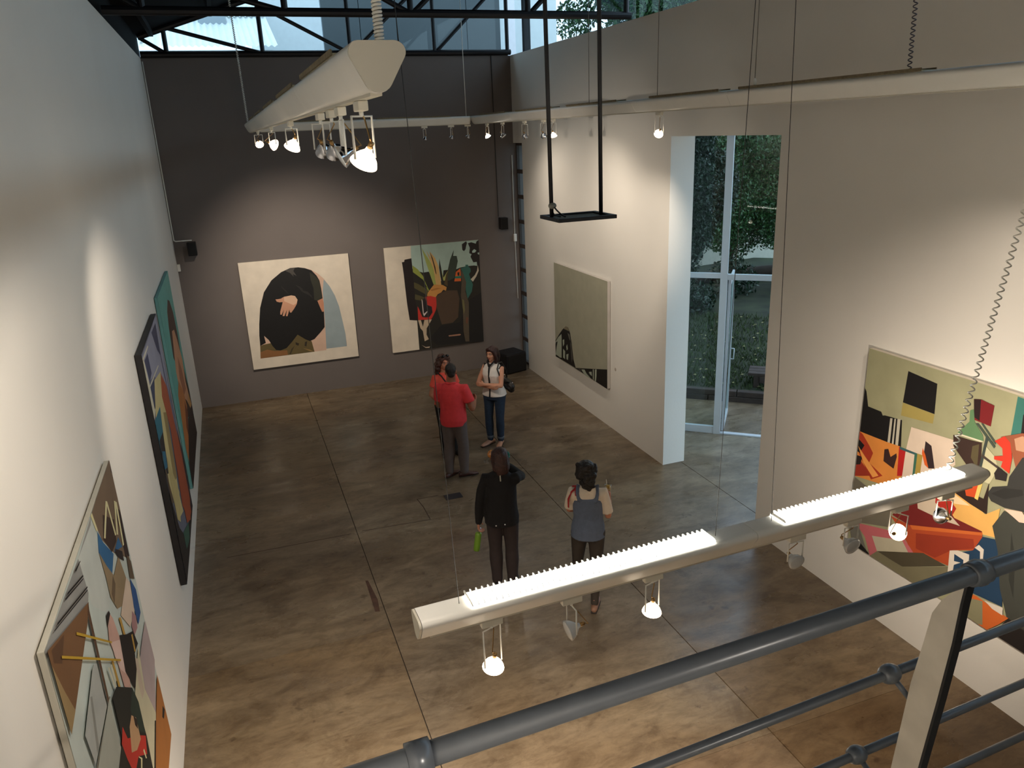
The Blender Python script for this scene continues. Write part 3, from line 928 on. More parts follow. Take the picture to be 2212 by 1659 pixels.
# ------------------------------------------------------------------ paintings
PAINT = {}
def paint_mat(rgb):
    k = tuple(rgb)
    if k not in PAINT:
        PAINT[k] = mat('paint_%d_%d_%d' % k, k, 0.62, var=0.06, scale=5, bump=.05, bscale=120)
    return PAINT[k]
def painting(key, origin, udir, ndir, w, h, depth, side_rgb, label):
    """origin = bottom left corner of the front face; udir along width; ndir out of the wall"""
    u, nrm, z = V(udir), V(ndir), V((0, 0, 1))
    t = empty('painting', V(origin) + u * w / 2 - nrm * depth)
    O = V(origin) - t.location
    bm = BM()
    M = Matrix(((u.x, nrm.x, 0, O.x), (u.y, nrm.y, 0, O.y), (0, 0, 1, O.z), (0, 0, 0, 1)))
    box(bm, (0, -depth + .002, 0), (w, -.001, h), .004, mtx=M)
    obj('stretched_canvas', bm, paint_mat(side_rgb), t)
    bm = BM(); mats = []
    for i, (col, pts) in enumerate(ART[key]):
        if pts is None: pts = [0, 0, 1000, 0, 1000, 1000, 0, 1000]
        m = paint_mat(col)
        if m not in mats: mats.append(m)
        vs_ = []; last = None
        for a, b in zip(pts[0::2], pts[1::2]):
            q = (a, b)
            if q == last: continue
            last = q
            vs_.append(bm.verts.new(O + u * (a / 1000 * w) + z * (b / 1000 * h) + nrm * (.0004 + i * .00025)))
        if len(vs_) > 2:
            f = bm.faces.new(vs_); f.material_index = mats.index(m)
            f.normal_update()
            if f.normal.dot(nrm) < 0: f.normal_flip()
    bmesh.ops.triangulate(bm, faces=bm.faces, ngon_method='EAR_CLIP')
    me = bpy.data.meshes.new('painted_surface'); bm.to_mesh(me); bm.free()
    link('painted_surface', me, mats, t)
    return tag(t, label, 'painting')
SIDE = (214, 204, 186)
painting('A', (.048, YB - .05, .632), (1, 0, 0), (0, -1, 0), 2.007, 2.045, .045, SIDE, 'white canvas with a black robed arch shape and an open hand')
painting('B', (2.745, YB - .05, .60), (1, 0, 0), (0, -1, 0), 1.935, 2.115, .045, SIDE, 'painting of agave leaves, a brown barrel and a red striped leg')
painting('C', (XR - .06, 12.86, .685), (0, -1, 0), (-1, 0, 0), 2.14, 1.79, .055, (190, 184, 178), 'pale grey painting with a small dark arch at its lower corner')
painting('D', (XR - .06, 5.35, .69), (0, -1, 0), (-1, 0, 0), 2.40, 2.04, .055, SIDE, 'large colourful painting of a cluttered studio with a green lamp')
painting('E', (XL + .045, 9.98, .52), (0, 1, 0), (1, 0, 0), 2.15, 2.53, .04, (96, 150, 150), 'teal portrait painting with a long dark head, nearest the grey wall')
painting('F', (XL + .065, 7.42, .60), (0, 1, 0), (1, 0, 0), 1.86, 2.40, .06, (24, 22, 24), 'black edged painting of windows and a rust red band')
painting('G', (XL + .042, 3.07, .72), (0, 1, 0), (1, 0, 0), 2.05, 2.18, .032, (190, 186, 172), 'big pale painting with blue chairs, figures and yellow sticks')

# ------------------------------------------------------------------ suspended light runs
PROF = []
for cx_, cy_, r_, a0, a1 in ((.32, .28, .18, -28, 90), (-.32, .28, .22, 90, 208), (0, -.24, .26, 208, 332)):
    for q in range(9):
        a_ = math.radians(a0 + (a1 - a0) * q / 8)
        PROF.append((cx_ + r_ * math.cos(a_), cy_ + (.22 if cy_ > 0 else r_) * math.sin(a_)))
M_cap = mat('end_cap_plastic', (206, 200, 184), 0.5)
M_trough = mat('lit_trough', (255, 255, 250), 0.5, emit=(1.0, .97, .86), estr=15.0)
M_trough_off = mat('unlit_trough', (176, 168, 140), 0.6, var=.2, scale=20)
def run_light(a, b, w, h, label, strips, joints=(), lit=False, fins=True, louvres=0):
    """strips: list of (s0, s1) metres along the run where the top is an open trough"""
    a, b = V(a), V(b); L = (b - a).length
    d = (b - a).normalized(); sx = V((0, 0, 1)).cross(d).normalized(); up = d.cross(sx)
    t = empty('linear_light', (a + b) / 2)
    O = a - t.location
    M = Matrix(((d.x, sx.x, up.x, O.x), (d.y, sx.y, up.y, O.y), (d.z, sx.z, up.z, O.z), (0, 0, 0, 1)))
    def put(nm, bm, m, par=t, smooth=False):
        for v in bm.verts: v.co = M @ v.co
        return obj(nm, bm, m, par, smooth, 0.7)
    cuts = [0.012] + list(joints) + [L - .012]
    for c0, c1 in zip(cuts, cuts[1:]):
        bm = BM(); prism(bm, [(p * w, q * h) for p, q in PROF], 0, c0 + .0015, c1 - .0015); put('housing', bm, M_white, smooth=True)
    for x0, x1 in ((0, .011), (L - .011, L)):
        bm = BM(); prism(bm, [(p * w * .985, q * h * .985) for p, q in PROF], 0, x0, x1); put('end_cap', bm, M_cap)
    bm = BM(); prism(bm, [(-.018, -.5 * h - .006), (.018, -.5 * h - .006), (.018, -.5 * h + .003), (-.018, -.5 * h + .003)], 0, .06, L - .06); put('track', bm, M_cap)
    fme = None
    for s0, s1 in strips:
        bm = BM(); box(bm, (s0, -.40 * w, .5 * h - .004), (s1, .40 * w, .5 * h + .008)); dif = put('diffuser', bm, M_trough if lit else M_trough_off)
        if not lit:
            bm = BM(); box(bm, (s0, -.45 * w, .5 * h + .0005), (s1, -.405 * w, .5 * h + .02)); box(bm, (s0, .405 * w, .5 * h + .0005), (s1, .45 * w, .5 * h + .02)); put('trough_lip', bm, M_dust)
        else:
            n = int((s1 - s0) / .030)
            for k in range(n + 1):
                x = s0 + (s1 - s0) * k / n
                if fme is None:
                    bm = BM(); prism(bm, [(-.46 * w, 0.0), (.46 * w, 0.0), (.46 * w, .010), (.38 * w, .016), (-.38 * w, .016), (-.46 * w, .010)], 0, -.002, .002)
                    for v in bm.verts: v.co = M.to_3x3() @ v.co
                    f = obj('louvre_fin', bm, M_white, dif); fme = f.data
                else:
                    f = link('louvre_fin', fme, None, dif)
                f.location = M @ V((x, 0, .5 * h + .0085))
    return tag(t, label, 'hanging light', 'suspended linear lights'), M, L

NA = V((.545, 3.009, 2.632)); NB = V((4.182, 3.121, 2.632))
near_run, Mn, Ln = run_light(NA, NB, .145, .125, 'white linear light nearest the railing with two glowing top strips', [(.262, 1.615), (2.07, 3.43)], (1.88,), True)
zc = 4.992
left_run, Ml_, Ll = run_light((.478, 2.42, zc), (.555, 14.02, zc), .165, .145, 'white linear light running away along the left wall, big end cap facing us', [(.45, 1.6), (2.1, 3.4), (3.9, 5.3), (5.9, 7.3), (7.9, 9.4)], (1.9, 3.7, 5.6, 7.6, 9.6))
back_run, Mb_, Lb = run_light((.66, 13.96, zc), (4.34, 13.96, zc), .15, .137, 'white linear light hung across in front of the grey back wall', [(.4, 1.6), (2.0, 3.3)], (1.8,))
right_run, Mr_, Lr = run_light((4.43, 13.96, zc), (4.43, 2.75, zc), .15, .137, 'white linear light running along the right wall above the tall door', [(.5, 1.8), (2.3, 3.7), (4.2, 5.6), (6.35, 7.6), (7.9, 9.85)], (2.05, 4.0, 6.0, 7.75))

# ------------------------------------------------------------------ halogen track spots
M_chrome = mat('chrome_reflector', (200, 200, 205), 0.15, metal=1.0)
M_refl_lit = mat('glowing_reflector', (255, 235, 205), 0.3, emit=(1.0, .83, .62), estr=3.5)
M_lens_lit = mat('lamp_on', (255, 250, 235), 0.3, emit=(1.0, .90, .74), estr=60)
M_lens_off = mat('lamp_lens', (205, 208, 210), 0.12, spec=.8)
M_brass = mat('brass_wire', (176, 140, 90), 0.35, metal=.8)
M_adapt = mat('adapter_plastic', (226, 220, 204), 0.5)
def spot_light(top, label, aim, lit=False, drop=.17, size=.105, yaw=None, power=0, blend=.9, angle=38, clear=False, light=True, axis=(0, 1, 0)):
    """top: point on the underside of the run. aim: world point the lamp looks at"""
    top = V(top); t = empty('track_spotlight', top)
    ax = V(axis); sd = V((-ax.y, ax.x, 0))
    A = Matrix(((ax.x, sd.x, 0, 0), (ax.y, sd.y, 0, 0), (0, 0, 1, 0), (0, 0, 0, 1)))
    bm = BM(); box(bm, (-.055, -.017, -.034), (.055, .017, -.0005), .004, mtx=A); obj('adapter', bm, M_adapt, t)
    piv = V((0, 0, -drop)); k = size / 2
    av = (V(aim) - (top + piv)).normalized()
    h = V((av.x, av.y, 0)); h = h.normalized() if h.length > 1e-3 else V((1, 0, 0))
    side = V((-h.y, h.x, 0))
    wy = k * .95
    bm = BM(); ty = -.05
    tube(bm, [(0, 0, -.033), (0, 0, ty)], .008, 8)
    tube(bm, [piv + side * wy, V((0, 0, ty)) + side * wy, V((0, 0, ty)) - side * wy, piv - side * wy], .0045, 6)
    obj('yoke', bm, M_white, t, True)
    zax = av; xax = side; yax = zax.cross(xax)
    Q = Matrix(((xax.x, yax.x, zax.x, piv.x), (xax.y, yax.y, zax.y, piv.y), (xax.z, yax.z, zax.z, piv.z), (0, 0, 0, 1)))
    bm = BM(); prof = [(k * .22, -k * .85), (k * .28, -k * .62), (k * .55, -k * .35), (k * .82, -k * .02), (k * .97, k * .32), (k, k * .42)]
    lathe(bm, prof, 20, Q); refl = obj('reflector', bm, M_refl_lit if lit else (M_lens_off if clear else M_chrome), t, True, .9)
    bm = BM(); lathe(bm, [(k * .985, k * .422), (k * .8, k * .50), (k * .4, k * .55), (k * .02, k * .57)], 20, Q); obj('lens', bm, M_lens_lit if lit else M_lens_off, t, True)
    bm = BM(); lathe(bm, [(k * .2, -k * 1.3), (k * .2, -k * .86)], 10, Q); obj('lamp_base', bm, M_brass, t, True)
    bm = BM(); tube(bm, [Q @ V((0, 0, -k * 1.28)), Q @ V((k * .3, 0, -k * 1.6)), V((.01, 0, -.06)), V((0, 0, -.034))], .003, 5); obj('lead_wire', bm, M_brass, t)
    tag(t, label, 'spotlight', 'halogen track spotlights')
    if lit and light and power:
        ld_ = bpy.data.lights.new('halogen_beam', 'SPOT'); lo = bpy.data.objects.new('halogen_beam', ld_); C.objects.link(lo)
        ld_.energy = power * 2.2 * SPOT; ld_.color = WARM; ld_.spot_size = math.radians(min(150, angle * 1.75)); ld_.spot_blend = blend; ld_.shadow_soft_size = .04
        lo.location = top + piv + av * (k * .75)
        lo.rotation_euler = av.to_track_quat('-Z', 'Y').to_euler(); lo.parent = None
    return t
zl = zc - .145 / 2 - .006; zr = zc - .137 / 2 - .006
WL = lambda y, z: (XL, y, z)
# left run, nearest first
spot_light((.482, 2.80, zl), 'lit spotlight nearest us on the left hanging light, burning brightest', (XL + .05, 4.9, 1.2), True, .19, .1, power=48, angle=56, blend=.5)
spot_light((.487, 3.32, zl), 'unlit chrome spotlight tilted up beside the brightest lamp', (XL, 3.3, 4.0), False, .185, .098)
spot_light((.490, 3.62, zl), 'unlit spotlight half hidden behind the tilted chrome lamp', (1.2, 5.2, 3.2), False, .17, .09)
spot_light((.494, 4.05, zl), 'small unlit spotlight fourth along the left hanging light', (1.0, 5.5, 3.2), False, .17, .09)
spot_light((.488, 5.65, zl), 'lit spotlight rightmost of three in a row at far left', (XL + .05, 7.6, 1.2), True, .155, .11, power=46, angle=52, blend=.5)
spot_light((.52, 8.2, zl), 'lit spotlight middle of three in a row at far left', (XR, 11.2, 2.4), True, .16, .11, power=105, angle=42, blend=.9)
spot_light((.54, 11.3, zl), 'lit spotlight leftmost of three in a row at far left', (1.35, YB, 1.75), True, .16, .11, power=190, angle=40)
# back run
for px_, lab in [(870, 'small spotlight under the back light, left of the dark wire'), (930, 'small spotlight under the back light, third from its corner end'), (968, 'tiny dim spotlight under the back light, nearest its right corner')]:
    spot_light((.19 + (px_ - 467) / 1653 * 13.55, 13.96, zr), lab, (2.6, YB, 2.0), False, .2, .09, axis=(1, 0, 0))
# right run
spot_light((4.43, 13.25, zr), 'spotlight with a bright tilted lens, first past the corner', (XR, 11.9, 1.7), True, .2, .1, power=22, angle=84)
spot_light((4.43, 12.45, zr), 'unlit chrome spotlight second past the corner on the right light', (5.4, 11.6, 3.0), False, .2, .1)
spot_light((4.43, 11.45, zr), 'unlit spotlight above the top of the slit window', (5.4, 12.6, 3.0), False, .21, .1)
spot_light((4.43, 10.7, zr), 'unlit chrome spotlight just left of the glowing round lamp', (5.4, 11.6, 3.0), False, .21, .1)
spot_light((4.43, 10.35, zr), 'glowing round spotlight beside the black hanging rod', (XR, 11.2, 1.5), True, .21, .1, power=22, angle=84)
spot_light((4.43, 7.5, zr), 'lit spotlight alone on the right light beside the tall doorway', (XR, 11.2, 2.2), True, .21, .1, power=70, angle=30, blend=.7)
spot_light((4.43, 3.3, zr), 'lit spotlight at the near end of the right light, out of sight', (XR, 4.9, 1.4), True, .21, .1, power=46, angle=50)
# unseen run and two spots added behind the camera for fill light
fill_run, Mq_, Lq = run_light((.2, -1.6, zc), (4.2, -1.6, zc), .15, .137, 'unseen white linear light added over the upper floor to hold fill spotlights', [(.5, 1.8)], (2.0,))
spot_light((.9, -1.6, zr), 'added fill spotlight over the upper floor turned to the left wall, out of frame', (XL, -.6, 4.0), True, .2, .1, power=150, angle=80, axis=(1, 0, 0))
spot_light((3.4, -1.6, zr), 'added fill spotlight over the upper floor turned to the rear wall, out of frame', (3.0, YREAR, 4.2), True, .2, .1, power=22, angle=84, axis=(1, 0, 0))
# near run
zn = 2.632 - .125 / 2 - .006
def nrp(s): q = NA + (NB - NA).normalized() * s; return (q.x, q.y, zn)
AX = (1, .03, 0)
spot_light(nrp(.37), 'blazing spotlight at the left end of the nearest light', (.75, 3.5, 0), True, .26, .11, power=190, angle=75, axis=AX)
spot_light(nrp(.80), 'unlit clear glass spotlight turned sideways on the nearest light', (-1.2, 2.9, 1.9), False, .19, .11, clear=True, axis=AX)
spot_light(nrp(1.275), 'lit spotlight with a white disc hanging below the middle of the nearest light', (1.75, 3.3, 0), True, .21, .105, power=150, angle=80, axis=AX)
spot_light(nrp(2.22), 'unlit clear round spotlight below the joint of the nearest light', (2.6, .8, 1.9), False, .165, .10, clear=True, axis=AX)
spot_light(nrp(2.63), 'clear round spotlight with a bright rim in front of the colourful painting', (3.2, .6, 2.0), False, .165, .11, clear=True, axis=AX)
spot_light(nrp(3.0), 'white faced spotlight turned right towards the colourful painting', (XR, 4.1, 1.7), True, .18, .105, power=75, angle=56, axis=AX)
spot_light(nrp(3.38), 'unlit chrome spotlight at the right end of the nearest light', (4.4, 4.9, 1.9), False, .16, .105, axis=AX)

# ------------------------------------------------------------------ suspension wires and coiled leads
M_wire = mat('dark_cable', (40, 38, 36), 0.6)
M_cord = mat('grey_cord', (226, 223, 214), 0.5, var=.1)
def wire(a, b, r, label, m=None):
    bm = BM(); tube(bm, [a, b], r, 6); tag(obj('suspension_cable', bm, m or M_wire, None, True), label, 'cable', 'suspension cables')
def up(p, q):
    p, q = V(p), V(q); d = q - p
    zz = roof_z(1.5)
    t = (zz - p.z) / d.z; e = p + d * t
    t = (roof_z(e.x) - p.z) / d.z
    return tuple(p + d * t)
ntop = 2.632 + .0625
w1 = nrp(.215); w2 = nrp(1.66); w3 = nrp(2.03)
wire((w1[0], w1[1], ntop), up((w1[0], w1[1], ntop), (.689, 3.07, 5.27)), .0017, 'long thin dark cable holding the left end of the nearest light')
wire((w2[0], w2[1], ntop), up((w2[0], w2[1], ntop), (2.30, 3.1, 5.296)), .0018, 'thin dark cable passing the top of the tall doorway')
wire((w3[0], w3[1], ntop), up((w3[0], w3[1], ntop), (2.515, 3.1, 5.30)), .0018, 'thin dark cable just right of the tall doorway')
for y, lab in [(9.2, 'thin cable on the right light near the black hanging rods'), (7.55, 'thin cable on the right light above the lone lit spotlight'), (5.92, 'thin cable with a round grip on the right light')]:
    wire((4.43, y, zc + .0685), (4.43, y, roof_z(4)), .004, lab, mat('steel_cable', (110, 106, 98), .5))
bm = BM(); ellipsoid(bm, (4.43, 5.92, zc + .12), (.016, .016, .03)); tag(obj('cable_grip', bm, M_white, None, True), 'small round grip on the cable above the right light', 'cable grip')
wire((4.28, 13.96, zc + .0685), (4.28, 13.96, roof_z(4)), .006, 'pale chain-like cable at the corner of the back light', M_cord)
def cord(nm, a, b, r, wr, turns, per, label, m=M_cord):
    bm = BM(); tube(bm, helix(a, b, r, turns, per), wr, 5); return tag(obj(nm, bm, m, None, True), label, 'cord', 'coiled power leads')
cord('coiled_cord', (.500, 2.47, zc + .0725), (.495, 2.47, 6.6), .012, .0045, 150, 9, 'thick tightly coiled white lead above the near end of the left light')
cord('coiled_cord', (.53, 13.9, zc + .0725), (.50, 13.9, roof_z(.5)), .012, .006, 75, 7, 'thin coiled lead above the far end of the left light')
cord('coiled_cord', (3.91, 3.12, ntop + .002), (4.24, 3.06, zc - .02), .0145, .0045, 50, 9, 'long stretched coiled lead rising from the right end of the nearest light')
cord('coiled_cord', (4.43, 4.27, zc + .07), (4.36, 4.27, roof_z(4.2)), .013, .004, 80, 8, 'dark coiled lead above the right light at the picture edge', mat('dark_lead', (64, 60, 70), .5))

# ------------------------------------------------------------------ black projector cradle
cr = empty('projector_cradle', (2.32, 5.0, 4.2))
bm = BM()
for lo, hi in [((-.225, -.17, -.012), (.215, -.135, .014)), ((-.225, .135, -.012), (.215, .17, .014)), ((-.225, -.134, -.012), (-.19, .134, .014)), ((.18, -.134, -.012), (.215, .134, .014))]:
    box(bm, lo, hi, .003)
obj('tray_frame', bm, M_black, cr)
bm = BM(); box(bm, (-.1895, -.134, -.006), (.1795, .134, .002)); obj('shelf', bm, mat('worn_board', (112, 104, 86), .7, var=.2, scale=20), cr)
for (x, xt) in ((-.205, -.242), (.175, .150)):
    bm = BM(); tube(bm, [(x, 0, .0), (xt, 0, 3.3)], .0145, 10); obj('rod', bm, M_black, cr, True)
bm = BM(); ellipsoid(bm, (-.203, -.01, .09), (.03, .022, .022)); obj('clamp', bm, mat('grey_tape', (130, 128, 118), .7), cr, True)
bm = BM(); tube(bm, [(-.205, -.018, .095), (-.18, -.03, .06), (-.14, -.02, .025), (-.10, 0, .008)], .006, 6); tube(bm, [(-.21, .014, .09), (-.19, .03, .05), (-.17, .03, .02), (-.12, .04, .006)], .005, 6); obj('lead', bm, M_black, cr, True)
tag(cr, 'black cradle with a tray hung on two long rods', 'cradle')

# ------------------------------------------------------------------ speakers, boxes, hatch
def speaker(x, label):
    s = empty('wall_speaker', (x, YB - .17, 2.90))
    bm = BM(); box(bm, (-.075, -.08, 0), (.075, .08, .235), .008); obj('cabinet', bm, M_black, s)
    bm = BM(); box(bm, (-.068, -.088, .01), (.068, -.081, .225), .004); obj('grille', bm, mat('speaker_cloth', (16, 16, 17), .9), s)
    bm = BM(); box(bm, (-.03, .081, .08), (.03, .169, .14)); obj('bracket', bm, M_black, s)
    tag(s, label, 'speaker', 'wall speakers')
speaker(-.672, 'small black speaker on the grey wall beside the left wall')
speaker(5.185, 'small black speaker high on the grey wall near the slit window')
bm = BM(); tube(bm, [(5.14, YB - .012, 3.14), (5.13, YB - .012, ZT)], .008, 6); tag(obj('speaker_wire', bm, M_wire), 'dark wire running up the grey wall from the right speaker', 'wire')
bm = BM(); box(bm, (XL + .002, YB - .055, 2.62), (XL + .05, YB - .001, 2.745), .005); tag(obj('junction_box', bm, M_white), 'small white box in the left corner below the speaker', 'junction box')
jb = empty('junction_box', (5.478, YB - .03, 2.62))
bm = BM(); box(bm, (-.03, -.025, 0), (.03, .028, .15), .006); obj('box', bm, M_white, jb)
bm = BM(); tube(bm, [(0, .015, .15), (.0, .015, 1.7)], .008, 6); tube(bm, [(0, .015, 0), (.02, .015, -1.2)], .006, 6); obj('lead', bm, M_cord, jb)
tag(jb, 'small white box with a lead beside the slit window', 'junction box')
sw = empty('subwoofer', (5.13, 14.48, 0), math.radians(14))
bm = BM(); box(bm, (-.25, -.22, 0.002), (.25, .25, .42), .03); obj('cabinet', bm, M_black, sw)
bm = BM(); box(bm, (-.22, -.235, .03), (.22, -.221, .39), .006); obj('grille', bm, MATS['speaker_cloth'], sw)
tag(sw, 'black cube subwoofer on the floor in the far right corner', 'speaker')
bm = BM(); box(bm, (2.26, 9.27, .0005), (2.50, 9.43, .006), .002, mtx=None)
tag(obj('floor_hatch', bm, mat('dark_plate', (58, 56, 62), .5, metal=.3)), 'dark rectangular cover plate set in the concrete floor', 'hatch')
bm = BM(); ellipsoid(bm, (XR + .001, 10.55, 1.06), (.004, .03, .03)); tag(obj('wall_plug', bm, mat('plug', (176, 164, 150), .7)), 'faint round plug on the white wall right of the grey painting', 'wall plug')

# ------------------------------------------------------------------ railing
M_rail = mat('grey_rail_paint', (96, 102, 110), 0.3, metal=.2, var=.06, scale=20)
M_post = mat('pale_post_paint', (196, 188, 174), 0.55, var=.12, scale=9)
rl = empty('railing', (1.506, 1.15, 2.6))
RO = V((1.506, 1.15, 2.6))
def rail(p, r, x0, x1, nm='rail', sl=0.0):
    p = V(p); d = V((.9995, .031, sl))
    a = p + d * ((x0 - p.x) / d.x); b = p + d * ((x1 - p.x) / d.x)
    bm = BM(); tube(bm, [a - RO, b - RO], r, 20); return obj(nm, bm, M_rail, rl, True)
rail((1.506, 1.0929, 3.781), .0222, -.95, 4.6, 'handrail')
rail((1.47, 1.25, 3.395), .0125, -.95, 4.6, sl=.015)
rail((1.48, 1.33, 3.05), .0125, -.95, 4.6, sl=.015)
rail((1.49, 1.40, 2.71), .0125, -.95, 4.6, sl=.015)
def post(x0, last=False):
    out = [(1.112, 3.758), (1.120, 3.724), (1.149, 3.681), (1.169, 3.631), (1.179, 3.544), (1.198, 3.402), (1.219, 3.102), (1.235, 2.5),
           (1.150, 2.5), (1.146, 3.10), (1.118, 3.41), (1.104, 3.59), (1.100, 3.70), (1.096, 3.758)]
    dy = (x0 - 1.506) * .031
    bm = BM(); prism(bm, [(y + dy - RO.y, z - RO.z) for y, z in out], 0, x0 - .019 - RO.x, x0 - .001 - RO.x); p = obj('post', bm, M_post, rl)
    # near edge of the plate, its shade painted as a black strip
    inn = out[8:]
    bm = BM()
    q = [(y + dy - RO.y, z - RO.z) for y, z in inn]
    prism(bm, q + [(a - .007, b) for a, b in q[::-1]], 0, x0 - .020 - RO.x, x0 + .004 - RO.x); obj('shaded_edge', bm, M_black, p)
    for (x, y, z, r, R2) in [(x0 + .01, 1.0929, 3.781, .0222, .031), (x0 - .036, 1.25, 3.395, .0125, .026), (x0 - .026, 1.33, 3.05, .0125, .026), (x0 - .016, 1.40, 2.71, .0125, .026)]:
        y += dy; bm = BM()
        prof = [(r + .001, -.026), (r + .006, -.024), (R2 - .003, -.016), (R2, -.004), (R2, .006), (R2 - .004, .018), (r + .005, .025), (r + .001, .026)]
        Qm = Matrix.Translation(V((x, y, z)) - RO) @ Matrix(((0, 0, 1, 0), (1, .031, 0, 0), (0, 1, 0, 0), (0, 0, 0, 1)))
        lathe(bm, prof, 20, Qm); obj('collar', bm, M_rail, rl, True)
        if z < 3.7:
            bm = BM(); tube(bm, [V((x + .005, y - .02, z - .012)) - RO, V((x0 - .01, y - .045 - (3.4 - z) * .09, z - .05)) - RO], .008, 8); obj('bracket', bm, M_rail, rl, True)
post(1.506); post(4.1)
bm = BM(); lathe(bm, [(.0225, -.022), (.029, -.021), (.0295, .021), (.0225, .022)], 20, Matrix.Translation(V((.175, 1.0516, 3.781)) - RO) @ Matrix(((0, 0, 1, 0), (1, .031, 0, 0), (0, 1, 0, 0), (0, 0, 0, 1)))); obj('sleeve', bm, M_rail, rl, True)
bm = BM(); tube(bm, [V((.175, 1.0516, 3.765)) - RO, V((.175, 1.0516, 2.61)) - RO], .021, 16); obj('post', bm, M_rail, rl, True)
tag(rl, 'dark grey metal railing with a pale post in the foreground', 'railing')
# ------------------------------------------------------------------ people
def blob(name, build, material, parent, voxel=.011, smooth=4, disp=None):
    bm = BM(); build(bm)
    me = bpy.data.meshes.new('tmp'); bmesh.ops.recalc_face_normals(bm, faces=bm.faces); bm.to_mesh(me); bm.free()
    o = bpy.data.objects.new('tmp', me); C.objects.link(o)
    m = o.modifiers.new('r', 'REMESH'); m.mode = 'VOXEL'; m.voxel_size = voxel; m.use_smooth_shade = True
    if smooth:
        s = o.modifiers.new('s', 'SMOOTH'); s.iterations = smooth; s.factor = .5
    dg = bpy.context.evaluated_depsgraph_get()
    m2 = bpy.data.meshes.new_from_object(o.evaluated_get(dg))
    bpy.data.objects.remove(o); bpy.data.meshes.remove(me)
    m2.name = name
    if disp:
        amp, fr, st = disp
        m2.calc_loop_triangles() if False else None
        for v in m2.vertices:
            n = noise.noise(V((v.co.x * fr, v.co.y * fr, v.co.z * fr * st)))
            v.co += v.normal * (n * amp)
    for p in m2.polygons: p.use_smooth = True
    return link(name, m2, material, parent)

def hand(bm, w, d, n, side, curl=.5, s=1.0):
    """w wrist, d direction to fingers, n palm normal (the way the palm faces), side: vector towards the thumb"""
    w, d, n = V(w), V(d).normalized(), V(n)
    n = (n - d * n.dot(d)).normalized(); t = V(side); t = (t - d * t.dot(d) - n * t.dot(n)).normalized()
    tube(bm, [w - d * .02 * s, w + d * .03 * s, w + d * .085 * s], [.026 * s, .036 * s, .040 * s], 10, lat=t, rb=[.02 * s, .017 * s, .014 * s], dome=True)
    for k, (off, ln) in enumerate([(.030, .072), (.010, .082), (-.011, .076), (-.031, .060)]):
        b = w + d * .08 * s + t * off * s
        p = [b - d * .02 * s, b]
        ang = 0
        for q, seg in enumerate((.45, .32, .23)):
            ang += curl * (.75 if q == 0 else .9)
            p.append(p[-1] + (d * math.cos(ang) + n * math.sin(ang)) * ln * seg * s)
        tube(bm, p, [.0095 * s, .0095 * s, .0088 * s, .008 * s, .007 * s], 8, dome=True)
    b = w + d * .02 * s + t * .026 * s
    u = (d * .62 + t * .62 + n * .35 * (1 + curl)).normalized(); u2 = (d * .85 + t * .15 + n * (.3 + .6 * curl)).normalized()
    tube(bm, [b - t * .01, b, b + u * .036 * s, b + u * .036 * s + u2 * .032 * s], [.015 * s, .0145 * s, .0115 * s, .009 * s], 8, dome=True)

